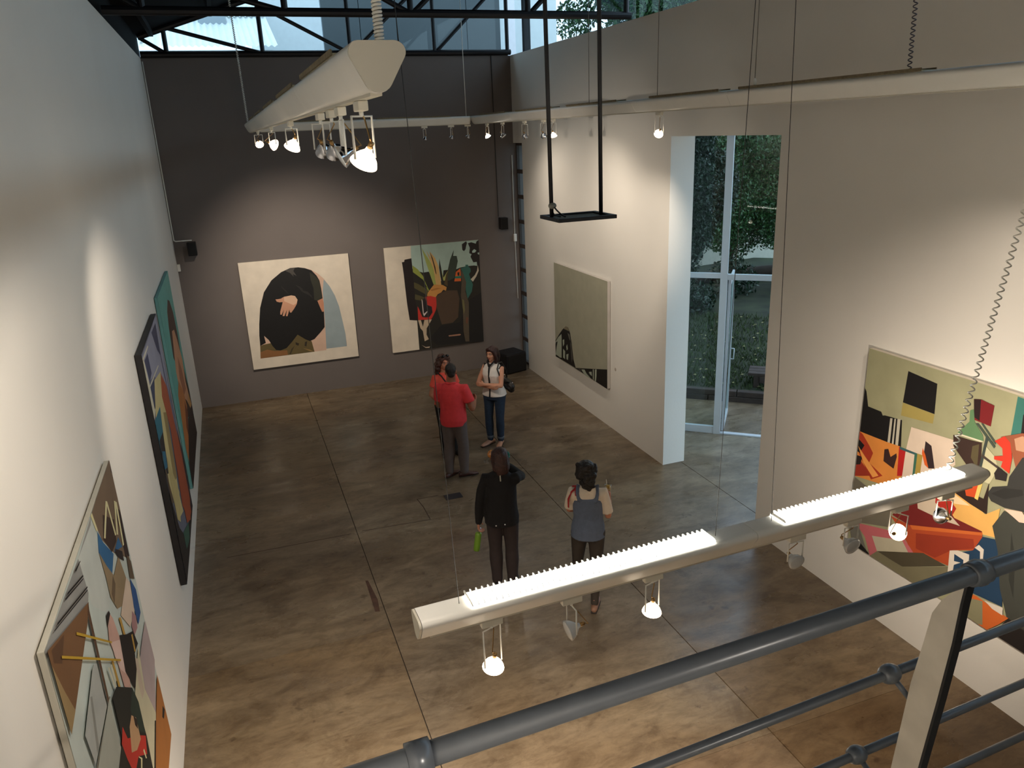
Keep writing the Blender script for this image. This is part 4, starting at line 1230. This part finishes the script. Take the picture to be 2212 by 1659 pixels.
SKIN = dict()
def person(name, label, loc, rz, H, male, skin, P, detail=None):
    t = empty('person', loc, rz)
    tag(t, label, 'person')
    S = H / 1.68
    Mskin = mat('skin_%s' % name, skin, .55, var=.06, scale=9)
    sw_ = P.get('shoulder', .185 if male else .158)
    shz = .788 * H
    # --- profile of the trunk: z, lateral, depth, y centre
    if male:
        tr = [(.475, .150, .115, .01), (.52, .168, .125, .01), (.57, .168, .122, .0), (.63, .166, .120, -.005), (.70, .172, .124, -.005), (.76, .178, .112, 0), (.80, .165, .088, .01), (.835, .085, .066, .01)]
    else:
        tr = [(.475, .145, .110, .012), (.52, .165, .120, .015), (.56, .158, .112, .01), (.62, .128, .092, 0), (.68, .134, .096, -.004), (.73, .146, .112, -.016), (.77, .148, .096, -.004), (.805, .128, .070, .006), (.835, .066, .055, .01)]
    wd = P.get('width', 1.0)
    def trunk(bm, z0, z1, add, flare=0.0):
        pts, a, b = [], [], []
        for z, la, lb, yc in tr:
            if z < z0 - .001 or z > z1 + .001: continue
            f = flare * max(0, (.62 - z) / .12)
            pts.append((0, yc * S, z * H)); a.append((la * wd) * S + add + f); b.append(lb * S * wd + add + f)
        tube(bm, pts, a, 24, lat=(1, 0, 0), rb=b)
    sh = {1: V((sw_ * S, .005, shz)), -1: V((-sw_ * S, .005, shz))}
    el = {1: V(P['elL']), -1: V(P['elR'])}; wr = {1: V(P['wrL']), -1: V(P['wrR'])}
    def arm(bm, s, add, upto=1.0, fore=True):
        k = 1.12 if male else .94
        inner = V((s * sw_ * .55 * S, .005, shz - .015))
        e = sh[s] + (el[s] - sh[s]) * min(1, upto)
        ra = [.052 * k * S + add, .053 * k * S + add, .046 * k * S + add, .039 * k * S + add * .9]
        mid = sh[s] + (e - sh[s]) * .5
        if upto < 1:
            ra[3] = ra[2] + .004
        tube(bm, [inner, sh[s], mid, e], ra, 14, dome=upto >= 1)
        if fore and upto >= 1:
            w = wr[s]; m_ = el[s] + (w - el[s]) * .35
            tube(bm, [el[s], m_, w], [.039 * k * S + add, .040 * k * S + add, .026 * k * S + add], 12, dome=True)
    hip = {1: V((.088 * S * wd, .01, .50 * H)), -1: V((-.088 * S * wd, .01, .50 * H))}
    ft = {1: V(P['ftL']), -1: V(P['ftR'])}; toe = {1: V(P.get('toeL', (0.1, -1, 0))).normalized(), -1: V(P.get('toeR', (-.1, -1, 0))).normalized()}
    def leg(bm, s, add, loose=0.0, low=.05):
        an = ft[s] + V((0, 0, .075 * S))
        kn = hip[s] + (an - hip[s]) * .49 + toe[s] * P.get('bend', .02)
        k = 1.06 if male else 1.0
        lowp = an + (kn - an) * max(0, (low - .045))
        tube(bm, [hip[s] + V((0, 0, .03)), hip[s] + (kn - hip[s]) * .4, kn, kn + (an - kn) * .32, kn + (an - kn) * .8, lowp],
             [.086 * k * S * wd + add, .076 * k * S + add, .055 * k * S + add + loose * .6, .055 * k * S + add + loose, .040 * S + add + loose, .038 * S + add + loose], 16, dome=True)
    hc = V((0, -.004, H - .118 * S)); hy = math.radians(P.get('yaw', 0)); hpt = math.radians(P.get('pitch', 0))
    HM = Matrix.Translation(hc) @ Matrix.Rotation(hy, 4, 'Z') @ Matrix.Rotation(hpt, 4, 'X')
    def hd(p): return HM @ (V(p) * S)
    H3 = HM.to_3x3()
    def head(bm):
        ellipsoid(bm, hd((0, .014, .026)), [x * S for x in (.073, .092, .088)], 20, 14, H3)
        ellipsoid(bm, hd((0, -.028, -.035)), [x * S for x in (.058, .060, .078)], 18, 12, H3)
        ellipsoid(bm, hd((0, -.058, -.092)), [x * S for x in (.026, .022, .020)], 12, 8, H3)
        tube(bm, [hd((0, -.083, .012)), hd((0, -.101, -.022)), hd((0, -.094, -.034))], [.008 * S, .013 * S, .012 * S], 8, dome=True)
        tube(bm, [hd((-.045, -.070, .022)), hd((0, -.086, .026)), hd((.045, -.070, .022))], [.010 * S] * 3, 8, dome=True)
        for s in (-1, 1):
            ellipsoid(bm, hd((s * .073, .012, -.012)), [x * S for x in (.011, .020, .032)], 10, 8, H3)
            ellipsoid(bm, hd((s * .036, -.062, -.03)), [x * S for x in (.022, .018, .020)], 10, 8, H3)
        tube(bm, [(0, .012, .815 * H), (0, .006, .86 * H), hd((0, .012, -.05))], [.060 * S, .054 * S, .055 * S] if not male else [.07 * S, .064 * S, .064 * S], 14, dome=True)
    def body(bm):
        trunk(bm, .475, .84, -.004)
        for s in (1, -1):
            arm(bm, s, -.001); leg(bm, s, -.006)
            f = ft[s]; d = toe[s]
            tube(bm, [f - d * .045 + V((0, 0, .036)), f + d * .05 + V((0, 0, .036)), f + d * .14 + V((0, 0, .022)), f + d * .175 + V((0, 0, .018))], [.030, .036, .040, .028], 12, lat=V((-d.y, d.x, 0)), rb=[.030, .030, .018, .013], dome=True)
            tube(bm, [f + V((0, 0, .03)), f + V((0, 0, .12))], [.034 * S, .033 * S], 10, dome=True)
        head(bm)
        for s, nm in ((1, 'L'), (-1, 'R')):
            hdir = V(P.get('hd' + nm, wr[s] - el[s])); hn = V(P.get('hn' + nm, (-s, 0, 0))); th = V(P.get('ht' + nm, (0, -1, 0)))
            hand(bm, wr[s], hdir, hn, th, P.get('curl' + nm, .45), S)
    blob('body', body, Mskin, t, .0075, 2)
    # --- face
    Mw = mat('eye_white', (176, 166, 156), .4); Mi = mat('iris_brown', (40, 26, 18), .3); Ml_2 = mat('lips', (150, 74, 66), .5); Mb_2 = mat('brow', (40, 28, 22), .8)
    for s in (-1, 1):
        bm = BM(); ellipsoid(bm, hd((s * .032, -.074, .004)), [x * S for x in (.013, .010, .008)], 10, 8, H3); e = obj('eye', bm, Mw, t, True)
        bm = BM(); ellipsoid(bm, hd((s * .032, -.082, .004)), [x * S for x in (.006, .004, .0065)], 8, 6, H3); obj('iris', bm, Mi, e, True)
        bm = BM(); tube(bm, [hd((s * .015, -.089, .027)), hd((s * .034, -.084, .033)), hd((s * .052, -.070, .027))], [.004 * S] * 3, 6, dome=True); obj('eyebrow', bm, Mb_2, t, True)
    bm = BM(); tube(bm, [hd((-.022, -.080, -.062)), hd((0, -.091, -.060)), hd((.022, -.080, -.062))], [.003 * S, .008 * S, .003 * S], 8, dome=True); obj('mouth', bm, Ml_2, t, True)
    return dict(t=t, S=S, H=H, trunk=trunk, arm=arm, leg=leg, hd=hd, H3=H3, ft=ft, toe=toe, sh=sh, el=el, wr=wr, hip=hip, skin=Mskin)

def shoe(p, m, low=False, sole=None):
    t = p['t']
    for s in (1, -1):
        f, d = p['ft'][s], p['toe'][s]
        la = V((-d.y, d.x, 0))
        def b(bm):
            tube(bm, [f - d * .055 + V((0, 0, .038)), f + d * .04 + V((0, 0, .042)), f + d * .13 + V((0, 0, .028)), f + d * .19 + V((0, 0, .022))], [.036, .041, .046, .032], 14, lat=la, rb=[.036, .040, .025, .018], dome=True)
            if not low: tube(bm, [f + V((0, 0, .05)), f + V((0, 0, .095))], [.042, .042], 10, dome=True)
        o = blob('shoe', b, m, t, .009, 2)
        for v in o.data.vertices: v.co.z = max(v.co.z, .001)
        bm = BM(); tube(bm, [f - d * .085 + V((0, 0, .007)), f + d * .04 + V((0, 0, .007)), f + d * .14 + V((0, 0, .007)), f + d * .212 + V((0, 0, .007))], [.03, .041, .047, .026], 12, lat=la, rb=.006)
        obj('sole', bm, sole or mat('shoe_sole', (40, 32, 28), .7), o, True)

M_hair_d = mat('hair_black', (22, 16, 15), .45, var=.4, scale=30, bump=.5, bscale=90)
M_hair_r = mat('hair_dark_auburn', (50, 24, 22), .42, var=.4, scale=30, bump=.5, bscale=90)
M_hair_b = mat('hair_brown', (72, 42, 32), .45, var=.5, scale=30, bump=.5, bscale=90)
M_hair_k = mat('hair_deep_brown', (58, 32, 27), .42, var=.4, scale=30, bump=.5, bscale=90)

# ---------- woman in a white blouse, arms crossed
p = person('blouse', 'woman with crossed arms in a white sleeveless blouse and blue jeans', (3.545, 10.87, 0), math.radians(-48), 1.63, False, (206, 148, 118),
    dict(elL=(.205, -.13, 1.05), wrL=(-.035, -.235, 1.075), elR=(-.205, -.13, 1.04), wrR=(.05, -.205, 1.03), ftL=(.085, .0, 0), ftR=(-.085, -.03, 0), toeL=(.25, -1, 0), toeR=(-.3, -1, 0),
         hdL=(-1, -.1, .0), hnL=(0, 1, -.2), htL=(0, 0, 1), hdR=(1, -.05, .05), hnR=(0, 1, .2), htR=(0, 0, 1), yaw=-12, pitch=4, curlL=.3, curlR=.4, width=1.12))
t = p['t']; M_blouse = mat('white_chiffon', (236, 230, 222), .7, var=.05, scale=14, bump=.2, bscale=25); M_trim = mat('black_trim', (22, 20, 22), .7)
def b(bm):
    p['trunk'](bm, .52, .84, .012, .02)
    for s in (1, -1): ellipsoid(bm, p['sh'][s] + V((-s * .045, 0, -.01)), (.05, .066, .045))
    tube(bm, [(0, .01, .815 * 1.63), (0, .008, .845 * 1.63)], [.07, .058], 14)
bl = blob('blouse', b, M_blouse, t, .011, 5)
bm = BM(); tube(bm, [(.0, -.102, 1.375), (0, -.128, 1.30), (0, -.142, 1.20), (0, -.135, 1.10), (0, -.118, 1.0), (0, -.135, .90), (0, -.142, .845)], .013, 8, rb=.008); obj('placket', bm, M_trim, bl, True)
bm = BM(); tube(bm, [(.0, -.12, 1.335), (.052, -.072, 1.40), (.062, .0, 1.425), (.0, .07, 1.43), (-.062, 0, 1.425), (-.052, -.072, 1.40), (0, -.12, 1.335)], .014, 8); obj('collar', bm, M_trim, bl, True)
bm = BM()
for s in (1, -1): tube(bm, [p['sh'][s] + V((-s * .02, .05, .02)), p['sh'][s] + V((-s * .004, .0, .058)), p['sh'][s] + V((-s * .02, -.055, .01)), p['sh'][s] + V((-s * .028, -.06, -.06))], .008, 6)
obj('armhole_trim', bm, M_trim, bl, True)
M_jean = mat('dark_blue_denim', (34, 52, 74), .8, var=.15, scale=40, bump=.2, bscale=80)
def b(bm):
    p['trunk'](bm, .475, .57, .010)
    for s in (1, -1): p['leg'](bm, s, .008, .008, .12)
je = blob('jeans', b, M_jean, t, .011, 4)
bm = BM()
for s in (1, -1): f = p['ft'][s]; tube(bm, [f + V((0, 0, .115)), f + V((0, 0, .155))], .058, 16)
obj('rolled_cuff', bm, mat('denim_inside', (96, 108, 122), .8, var=.1), je, True)
shoe(p, mat('nude_flats', (196, 150, 126), .5), True)
def b(bm):
    hd = p['hd']
    ellipsoid(bm, hd((0, .026, .034)), (.086, .096, .090), 18, 12, p['H3'])
    for s in (1, -1):
        tube(bm, [hd((s * .045, -.035, .075)), hd((s * .080, -.018, .01)), hd((s * .078, .0, -.08)), hd((s * .064, .0, -.15))], [.03, .028, .034, .026], 10, dome=True)
    tube(bm, [hd((0, .06, .02)), hd((0, .078, -.07)), hd((0, .070, -.155))], [.085, .082, .06], 12, lat=(1, 0, 0), rb=[.05, .045, .035], dome=True)
    tube(bm, [hd((-.05, -.062, .075)), hd((0, -.06, .095)), hd((.05, -.06, .07))], .024, 8, dome=True)
blob('hair', b, M_hair_r, t, .010, 3, (.006, 40, .25))
bag = empty('handbag', p['t'].location)
bag.rotation_euler = p['t'].rotation_euler
def b(bm):
    tube(bm, [(.11, .14, 1.06), (.16, .17, .98), (.205, .19, .90)], [.09, .125, .10], 14, lat=(1, -1, 0), rb=[.06, .085, .06], dome=True)
    tube(bm, [(.06, .22, .99), (.25, .12, .97)], [.06, .06], 12, dome=True)
M_bag = mat('black_leather', (24, 22, 22), .35, bump=.4, bscale=30)
blob('pouch', b, M_bag, bag, .011, 5)
bm = BM(); tube(bm, [(.15, .17, 1.09), (.165, .11, 1.25), (.130, .05, 1.375), (.120, -.02, 1.385), (.125, -.085, 1.30), (.165, -.08, 1.18), (.2, .02, 1.08), (.23, .14, 1.02)], .011, 8); obj('strap', bm, M_bag, bag, True)
bm = BM(); ellipsoid(bm, (.115, .14, 1.14), (.014, .014, .014)); ellipsoid(bm, (.27, .12, 1.03), (.012, .012, .012)); obj('buckle', bm, M_chrome, bag, True)
tag(bag, 'black leather shoulder bag hanging behind the woman with crossed arms', 'bag')

# ---------- man in a coral red polo shirt
p = person('polo', 'man in a coral red polo shirt and grey trousers seen from behind', (2.62, 9.95, 0), math.radians(146), 1.74, True, (150, 98, 74),
    dict(elL=(.235, -.06, 1.08), wrL=(.12, -.28, 1.10), elR=(-.285, -.01, 1.08), wrR=(-.245, -.25, 1.10), ftL=(.11, .02, 0), ftR=(-.10, -.03, 0), toeL=(-.4, -.9, 0), toeR=(-.85, -.55, 0),
         hnL=(-.6, 0, .6), hnR=(.6, 0, .6), htL=(0, 0, 1), htR=(0, 0, 1), yaw=20, pitch=6, width=1.0, curlL=.7, curlR=.6))
t = p['t']; M_polo = mat('coral_jersey', (222, 62, 68), .85, var=.06, scale=20, bump=.15, bscale=60)
def b(bm):
    p['trunk'](bm, .475, .84, .014, .012)
    for s in (1, -1): p['arm'](bm, s, .019, .66)
    tube(bm, [(0, .012, .81 * 1.74), (0, .01, .838 * 1.74)], [.095, .078], 14)
po = blob('polo_shirt', b, M_polo, t, .011, 5, (.006, 9, .5))
bm = BM(); tube(bm, [(.0, .088, 1.462), (.06, .06, 1.462), (.078, .0, 1.445), (.045, -.06, 1.41), (0, -.09, 1.37)], .014, 8, rb=.02); tube(bm, [(.0, .088, 1.462), (-.06, .06, 1.462), (-.078, .0, 1.445), (-.045, -.06, 1.41), (0, -.09, 1.37)], .014, 8, rb=.02); obj('collar', bm, M_polo, po, True)
def b(bm):
    p['trunk'](bm, .475, .57, .012)
    for s in (1, -1): p['leg'](bm, s, .010, .013, .085)
blob('trousers', b, mat('grey_trousers', (98, 88, 86), .85, var=.08, scale=20), t, .012, 4, (.008, 8, .6))
shoe(p, mat('brown_leather', (74, 46, 42), .45, var=.15))
def b(bm):
    hd = p['hd']
    ellipsoid(bm, hd((0, .026, .036)), (.080, .092, .086), 18, 12, p['H3'])
    tube(bm, [hd((0, .07, .03)), hd((0, .072, -.045))], [.07, .055], 12, lat=(1, 0, 0), rb=[.04, .03], dome=True)
blob('hair', b, M_hair_d, t, .010, 2, (.004, 60, .6))
cane = empty('walking_cane', (2.79, 10.17, 0))
bm = BM(); tube(bm, [(0, 0, .04), (-.02, .03, .88)], .009, 8); obj('shaft', bm, M_black, cane, True)
bm = BM(); tube(bm, [(-.02, .03, .86), (-.021, .032, .905), (-.05, .035, .93), (-.09, .03, .925)], .012, 8, dome=True); obj('handle', bm, M_black, cane, True)
bm = BM(); lathe(bm, [(.016, 0.0), (.016, .02), (.011, .05)], 10); obj('rubber_tip', bm, M_black, cane, True)
tag(cane, 'thin black cane beside the right trouser leg of the man', 'cane')

# ---------- woman in coral T-shirt facing us behind the man
p = person('coral', 'curly haired woman in a coral T-shirt facing us, half hidden by the man', (2.74, 10.80, 0), math.radians(6), 1.62, False, (190, 128, 100),
    dict(elL=(.215, -.02, 1.02), wrL=(.16, -.2, .93), elR=(-.225, .02, 1.02), wrR=(-.16, -.16, .94), ftL=(.10, -.02, 0), ftR=(-.09, -.03, 0), toeL=(.2, -1, 0), toeR=(-.1, -1, 0),
         hnL=(-1, 0, 0), hnR=(1, 0, 0), yaw=8, pitch=4, width=1.06, curlL=.6))
t = p['t']; M_tee = mat('coral_cotton', (238, 92, 76), .85, var=.05, scale=20, bump=.15, bscale=60)
def b(bm):
    p['trunk'](bm, .52, .84, .010, .006)
    for s in (1, -1): p['arm'](bm, s, .014, .52)
blob('t_shirt', b, M_tee, t, .011, 4)
def b(bm):
    p['trunk'](bm, .475, .57, .010)
    for s in (1, -1): p['leg'](bm, s, .007, .004, .06)
blob('trousers', b, mat('black_trousers', (24, 22, 24), .8, var=.1), t, .011, 4)
shoe(p, mat('black_shoe', (22, 20, 20), .4))
bm = BM(); tube(bm, [(-.11, -.02, 1.36), (-.075, -.09, 1.32), (.0, -.135, 1.18), (.10, -.12, 1.04), (.15, -.02, .96), (.1, .1, 1.05), (-.04, .11, 1.26), (-.11, .03, 1.37), (-.11, -.02, 1.36)], .011, 8); obj('bag_strap', bm, M_bag, t, True)
def b(bm):
    hd = p['hd']
    ellipsoid(bm, hd((0, .03, .040)), (.092, .098, .088), 18, 12, p['H3'])
    rr = random.Random(5)
    for s in (1, -1):
        for k in range(7):
            z = .05 - k * .036
            ellipsoid(bm, hd((s * (.078 + rr.uniform(-.006, .018)), rr.uniform(-.02, .05), z)), [.036 + rr.uniform(0, .012)] * 3, 10, 8)
    for k in range(8):
        ellipsoid(bm, hd((rr.uniform(-.06, .06), .085 + rr.uniform(-.01, .02), .04 - k * .03)), [.05] * 3, 10, 8)
    tube(bm, [hd((-.06, -.055, .07)), hd((0, -.06, .095)), hd((.06, -.05, .07))], .026, 8, dome=True)
blob('hair', b, M_hair_b, t, .010, 2, (.014, 28, 1))
sg = empty('sunglasses', p['t'].location); sg.rotation_euler = p['t'].rotation_euler
bm = BM()
for s in (1, -1):
    ellipsoid(bm, p['hd']((s * .036, -.058, .118)), (.032, .012, .022), 12, 8)
tube(bm, [p['hd']((-.012, -.066, .122)), p['hd']((.012, -.066, .122))], .004, 6)
obj('lens', bm, mat('sunglass_black', (14, 12, 14), .1), sg, True)
bm = BM()
for s in (1, -1): tube(bm, [p['hd']((s * .066, -.05, .115)), p['hd']((s * .092, .0, .095)), p['hd']((s * .09, .05, .06))], .004, 6)
obj('temple', bm, MATS['sunglass_black'], sg, True)
tag(sg, 'dark sunglasses pushed up on the curly haired woman', 'sunglasses')

# ---------- woman in black jacket, back to us
p = person('jacket', 'woman in a black jacket with a teal hair clip seen from behind', (2.31, 7.01, 0), math.radians(156), 1.66, False, (190, 132, 106),
    dict(elL=(.235, .02, 1.03), wrL=(.265, -.04, .765), elR=(-.20, -.24, 1.22), wrR=(.02, -.30, 1.36), ftL=(.085, .0, 0), ftR=(-.085, .0, 0),
         hdL=(.02, -.1, -1), hnL=(-1, 0, 0), htL=(0, -1, 0), hdR=(.7, .1, .6), hnR=(.3, .9, 0), htR=(-.3, 0, 1), yaw=22, pitch=2, width=1.0, curlL=.75, curlR=.6, shoulder=.165))
t = p['t']; M_jack = mat('black_wool', (20, 18, 20), .9, var=.1, scale=20, bump=.25, bscale=25)
def b(bm):
    p['trunk'](bm, .475, .84, .022, .006)
    for s in (1, -1):
        p['arm'](bm, s, .017)
    tube(bm, [(0, .012, .81 * 1.66), (0, .012, .845 * 1.66)], [.085, .072], 14)
    tube(bm, [(0, .014, .472 * 1.66), (0, .012, .56 * 1.66), (0, .006, .64 * 1.66), (0, .0, .74 * 1.66)], [.186, .180, .172, .165], 24, lat=(1, 0, 0), rb=[.142, .138, .13, .125])
    for s in (1, -1): tube(bm, [p['el'][s], p['wr'][s]], [.052, .042], 12, dome=True)
ja = blob('jacket', b, M_jack, t, .012, 5, (.010, 8, .6))
bm = BM()
for x, z in ((.05, .84), (-.045, .855)): ellipsoid(bm, (x, .188, z), (.008, .005, .008))
obj('stud', bm, mat('silver_stud', (245, 245, 245), .15, metal=.6), ja, True)
bm = BM(); tube(bm, [(-.01, .110, 1.385), (-.014, .124, 1.33)], .007, 6, rb=.004, dome=True); obj('tag', bm, mat('pale_tag', (190, 186, 170), .5), ja, True)
def b(bm):
    p['trunk'](bm, .475, .56, .010)
    for s in (1, -1): p['leg'](bm, s, .010, .012, .05)
blob('trousers', b, mat('brown_black_trousers', (50, 40, 40), .85, var=.1, scale=20), t, .011, 4)
shoe(p, MATS['black_shoe'])
def b(bm):
    hd = p['hd']
    ellipsoid(bm, hd((0, .028, .036)), (.084, .096, .088), 18, 12, p['H3'])
    tube(bm, [hd((0, .06, .03)), hd((0, .085, -.06)), hd((0, .088, -.115)), hd((-.005, .088, -.15))], [.082, .084, .080, .066], 14, lat=H3x, rb=[.055, .045, .036, .024], dome=True)
    for s in (1, -1): tube(bm, [hd((s * .06, -.01, .06)), hd((s * .078, .02, -.02)), hd((s * .07, .05, -.12))], [.03, .026, .022], 8, dome=True)
H3x = p['H3'] @ V((1, 0, 0))
blob('hair', b, M_hair_k, t, .010, 3, (.006, 45, .2))
cl = empty('hair_clip', p['t'].location); cl.rotation_euler = p['t'].rotation_euler
bm = BM()
for k in range(4): ellipsoid(bm, p['hd']((-.080 - .004 * (k % 2), .045 + .012 * (k % 2), .055 - k * .014)), (.018, .016, .012), 10, 8)
obj('clip_body', bm, mat('teal_plastic', (26, 128, 120), .3), cl, True)
bm = BM(); tube(bm, [p['hd']((-.083, .05, .01)), p['hd']((-.07, .06, -.005))], .008, 6, dome=True); obj('clip_tooth', bm, mat('pale_tag', (190, 186, 170), .5), cl, True)
tag(cl, 'teal hair clip on the right side of the long dark hair', 'hair clip')
bo = empty('water_bottle', p['t'].location); bo.rotation_euler = p['t'].rotation_euler
w = p['wr'][1] + V((.0, -.02, -.09)); ax = V((.16, .0, -1)).normalized(); Bq = ax.to_track_quat('Z', 'Y').to_matrix().to_4x4(); Bq = Matrix.Translation(w) @ Bq
bm = BM(); lathe(bm, [(.018, .045), (.034, .06), (.036, .07), (.036, .265), (.033, .275), (.01, .276)], 18, Bq); obj('bottle_body', bm, mat('green_bottle', (112, 150, 46), .35, var=.05), bo, True, )
bm = BM(); lathe(bm, [(.019, -.01), (.021, -.006), (.021, .03), (.017, .0445)], 16, Bq); obj('cap', bm, M_chrome, bo, True)
tag(bo, 'green water bottle held low by the woman in the black jacket', 'bottle')
gl = empty('cocktail_glass', p['t'].location); gl.rotation_euler = p['t'].rotation_euler
gw_ = V((.115, -.235, 1.475)); ga = V((.55, -.2, -1)).normalized(); Gq = Matrix.Translation(gw_) @ ga.to_track_quat('Z', 'Y').to_matrix().to_4x4()
M_cg = glass_mat('clear_glass', (.93, .95, .95), .16)
bm = BM(); lathe(bm, [(.034, -.055), (.042, -.02), (.040, .01), (.022, .035), (.005, .045), (.004, .105), (.008, .11), (.034, .116), (.034, .118)], 18, Gq, caps=False); obj('glass', bm, M_cg, gl, True)
bm = BM(); lathe(bm, [(.036, -.035), (.040, -.015), (.0375, .01), (.02, .033), (.003, .04)], 18, Gq); obj('orange_drink', bm, mat('orange_drink', (236, 140, 26), .25), gl, True)
tag(gl, 'stemmed glass of orange drink tipped to the mouth of the black jacketed woman', 'glass')

# ---------- woman in blue grey tank top over white T-shirt
p = person('tank', 'woman in a blue-grey tank top over a white T-shirt, dark hair tied back', (3.03, 6.38, 0), math.radians(152), 1.62, False, (206, 140, 112),
    dict(elL=(.195, -.06, 1.05), wrL=(.10, -.22, .98), elR=(-.205, -.02, 1.01), wrR=(-.215, -.185, 1.09), ftL=(.13, -.07, 0), ftR=(-.07, .16, 0), toeL=(.2, -1, 0), toeR=(-.1, -1, 0),
         hnL=(-1, 0, 0), hnR=(1, 0, .1), htL=(0, 0, 1), htR=(0, .3, 1), hdR=(.0, -.5, .9), yaw=-44, pitch=4, width=1.04, curlR=.8, shoulder=.166, bend=.03))
t = p['t']; M_tank = mat('blue_grey_jersey', (98, 110, 132), .9, var=.08, scale=25, bump=.15, bscale=60); M_wt = mat('white_cotton', (232, 218, 200), .85, var=.03, scale=20)
def b(bm):
    p['trunk'](bm, .62, .84, .009)
    for s in (1, -1): p['arm'](bm, s, .016, .86)
    tube(bm, [(0, .012, .80 * 1.62), (0, .012, .825 * 1.62)], [.085, .07], 14)
blob('white_t_shirt', b, M_wt, t, .011, 4)
def b(bm):
    H_ = 1.62
    tube(bm, [(0, .012, .485 * H_), (0, .01, .56 * H_), (0, 0, .62 * H_), (0, -.004, .68 * H_), (0, -.012, .72 * H_), (0, .0, .745 * H_), (0, .010, .778 * H_)], [.180, .172, .152, .158, .160, .150, .122], 24, lat=(1, 0, 0), rb=[.138, .132, .114, .118, .126, .120, .100])
    for s in (1, -1): tube(bm, [(s * .085, .095, .755 * H_), (s * .100, .078, .80 * H_), (s * .098, .012, .838 * H_), (s * .09, -.06, .80 * H_), (s * .07, -.10, .75 * H_)], .024, 8, rb=.016, dome=True)
blob('tank_top', b, M_tank, t, .010, 3, (.006, 10, .6))
bm = BM(); tube(bm, [(.108, .075, 1.275), (.112, .045, 1.325), (.118, .0, 1.342), (.15, -.03, 1.325)], .017, 8, rb=.009, dome=True); tube(bm, [(.118, .03, 1.335), (.165, .058, 1.30), (.195, .062, 1.22), (.195, .055, 1.13)], .015, 8, rb=.006, dome=True)
obj('red_scarf', bm, mat('red_cloth', (176, 34, 36), .8), t, True)
def b(bm):
    p['trunk'](bm, .475, .55, .008)
    for s in (1, -1): p['leg'](bm, s, .006, .0, .07)
blob('leggings', b, mat('dark_leggings', (58, 50, 44), .8, var=.1, scale=20), t, .011, 4)
shoe(p, mat('tan_shoe', (140, 104, 84), .6), True)
def b(bm):
    hd = p['hd']; rr = random.Random(9)
    ellipsoid(bm, hd((0, .030, .038)), (.088, .100, .092), 18, 12, p['H3'])
    for k in range(26):
        a = rr.uniform(0, 6.28); z = rr.uniform(-.04, .1)
        ellipsoid(bm, hd((.07 * math.cos(a), .035 + .078 * abs(math.sin(a)), z)), [.032] * 3, 8, 6)
    # tail gathered at the nape, falling on the back
    q0 = hd((.0, .08, -.05))
    for k in range(16):
        ellipsoid(bm, V((rr.uniform(-.055, .055), .065 + rr.uniform(0, .04), q0.z + .03 - k * .0085)), [.045 - .001 * k] * 3, 8, 6)
    tube(bm, [hd((.055, -.045, .07)), hd((.082, -.03, .03)), hd((.08, .0, -.02))], .026, 8, dome=True)
    tube(bm, [hd((-.055, -.045, .07)), hd((-.082, -.03, .03)), hd((-.08, .0, -.02))], .026, 8, dome=True)
ha = blob('hair', b, M_hair_d, t, .009, 2, (.006, 32, 1))
bm = BM(); tube(bm, [p['hd']((.075, -.05, .02)), p['hd']((.08, -.062, -.03)), p['hd']((.066, -.055, -.07)), p['hd']((.07, -.075, -.10)), p['hd']((.05, -.06, -.11))], .006, 6); obj('loose_curl', bm, M_hair_d, ha, True)
yg = empty('juice_glass', p['t'].location); yg.rotation_euler = p['t'].rotation_euler
gp = p['wr'][-1] + V((.015, -.075, .09)); Yq = Matrix.Translation(gp)
bm = BM(); lathe(bm, [(.026, -.06), (.034, .06), (.032, .06), (.024, -.055)], 16, Yq, caps=False); obj('glass', bm, M_cg, yg, True)
bm = BM(); lathe(bm, [(.023, -.054), (.031, .045)], 16, Yq); obj('juice', bm, mat('yellow_juice', (226, 170, 50), .3), yg, True)
bm = BM(); tube(bm, [gp + V((0, 0, -.05)), gp + V((.02, -.02, .11))], .003, 6); obj('straw', bm, M_white, yg)
tag(yg, 'glass of yellow juice held up by the woman in the tank top', 'glass')
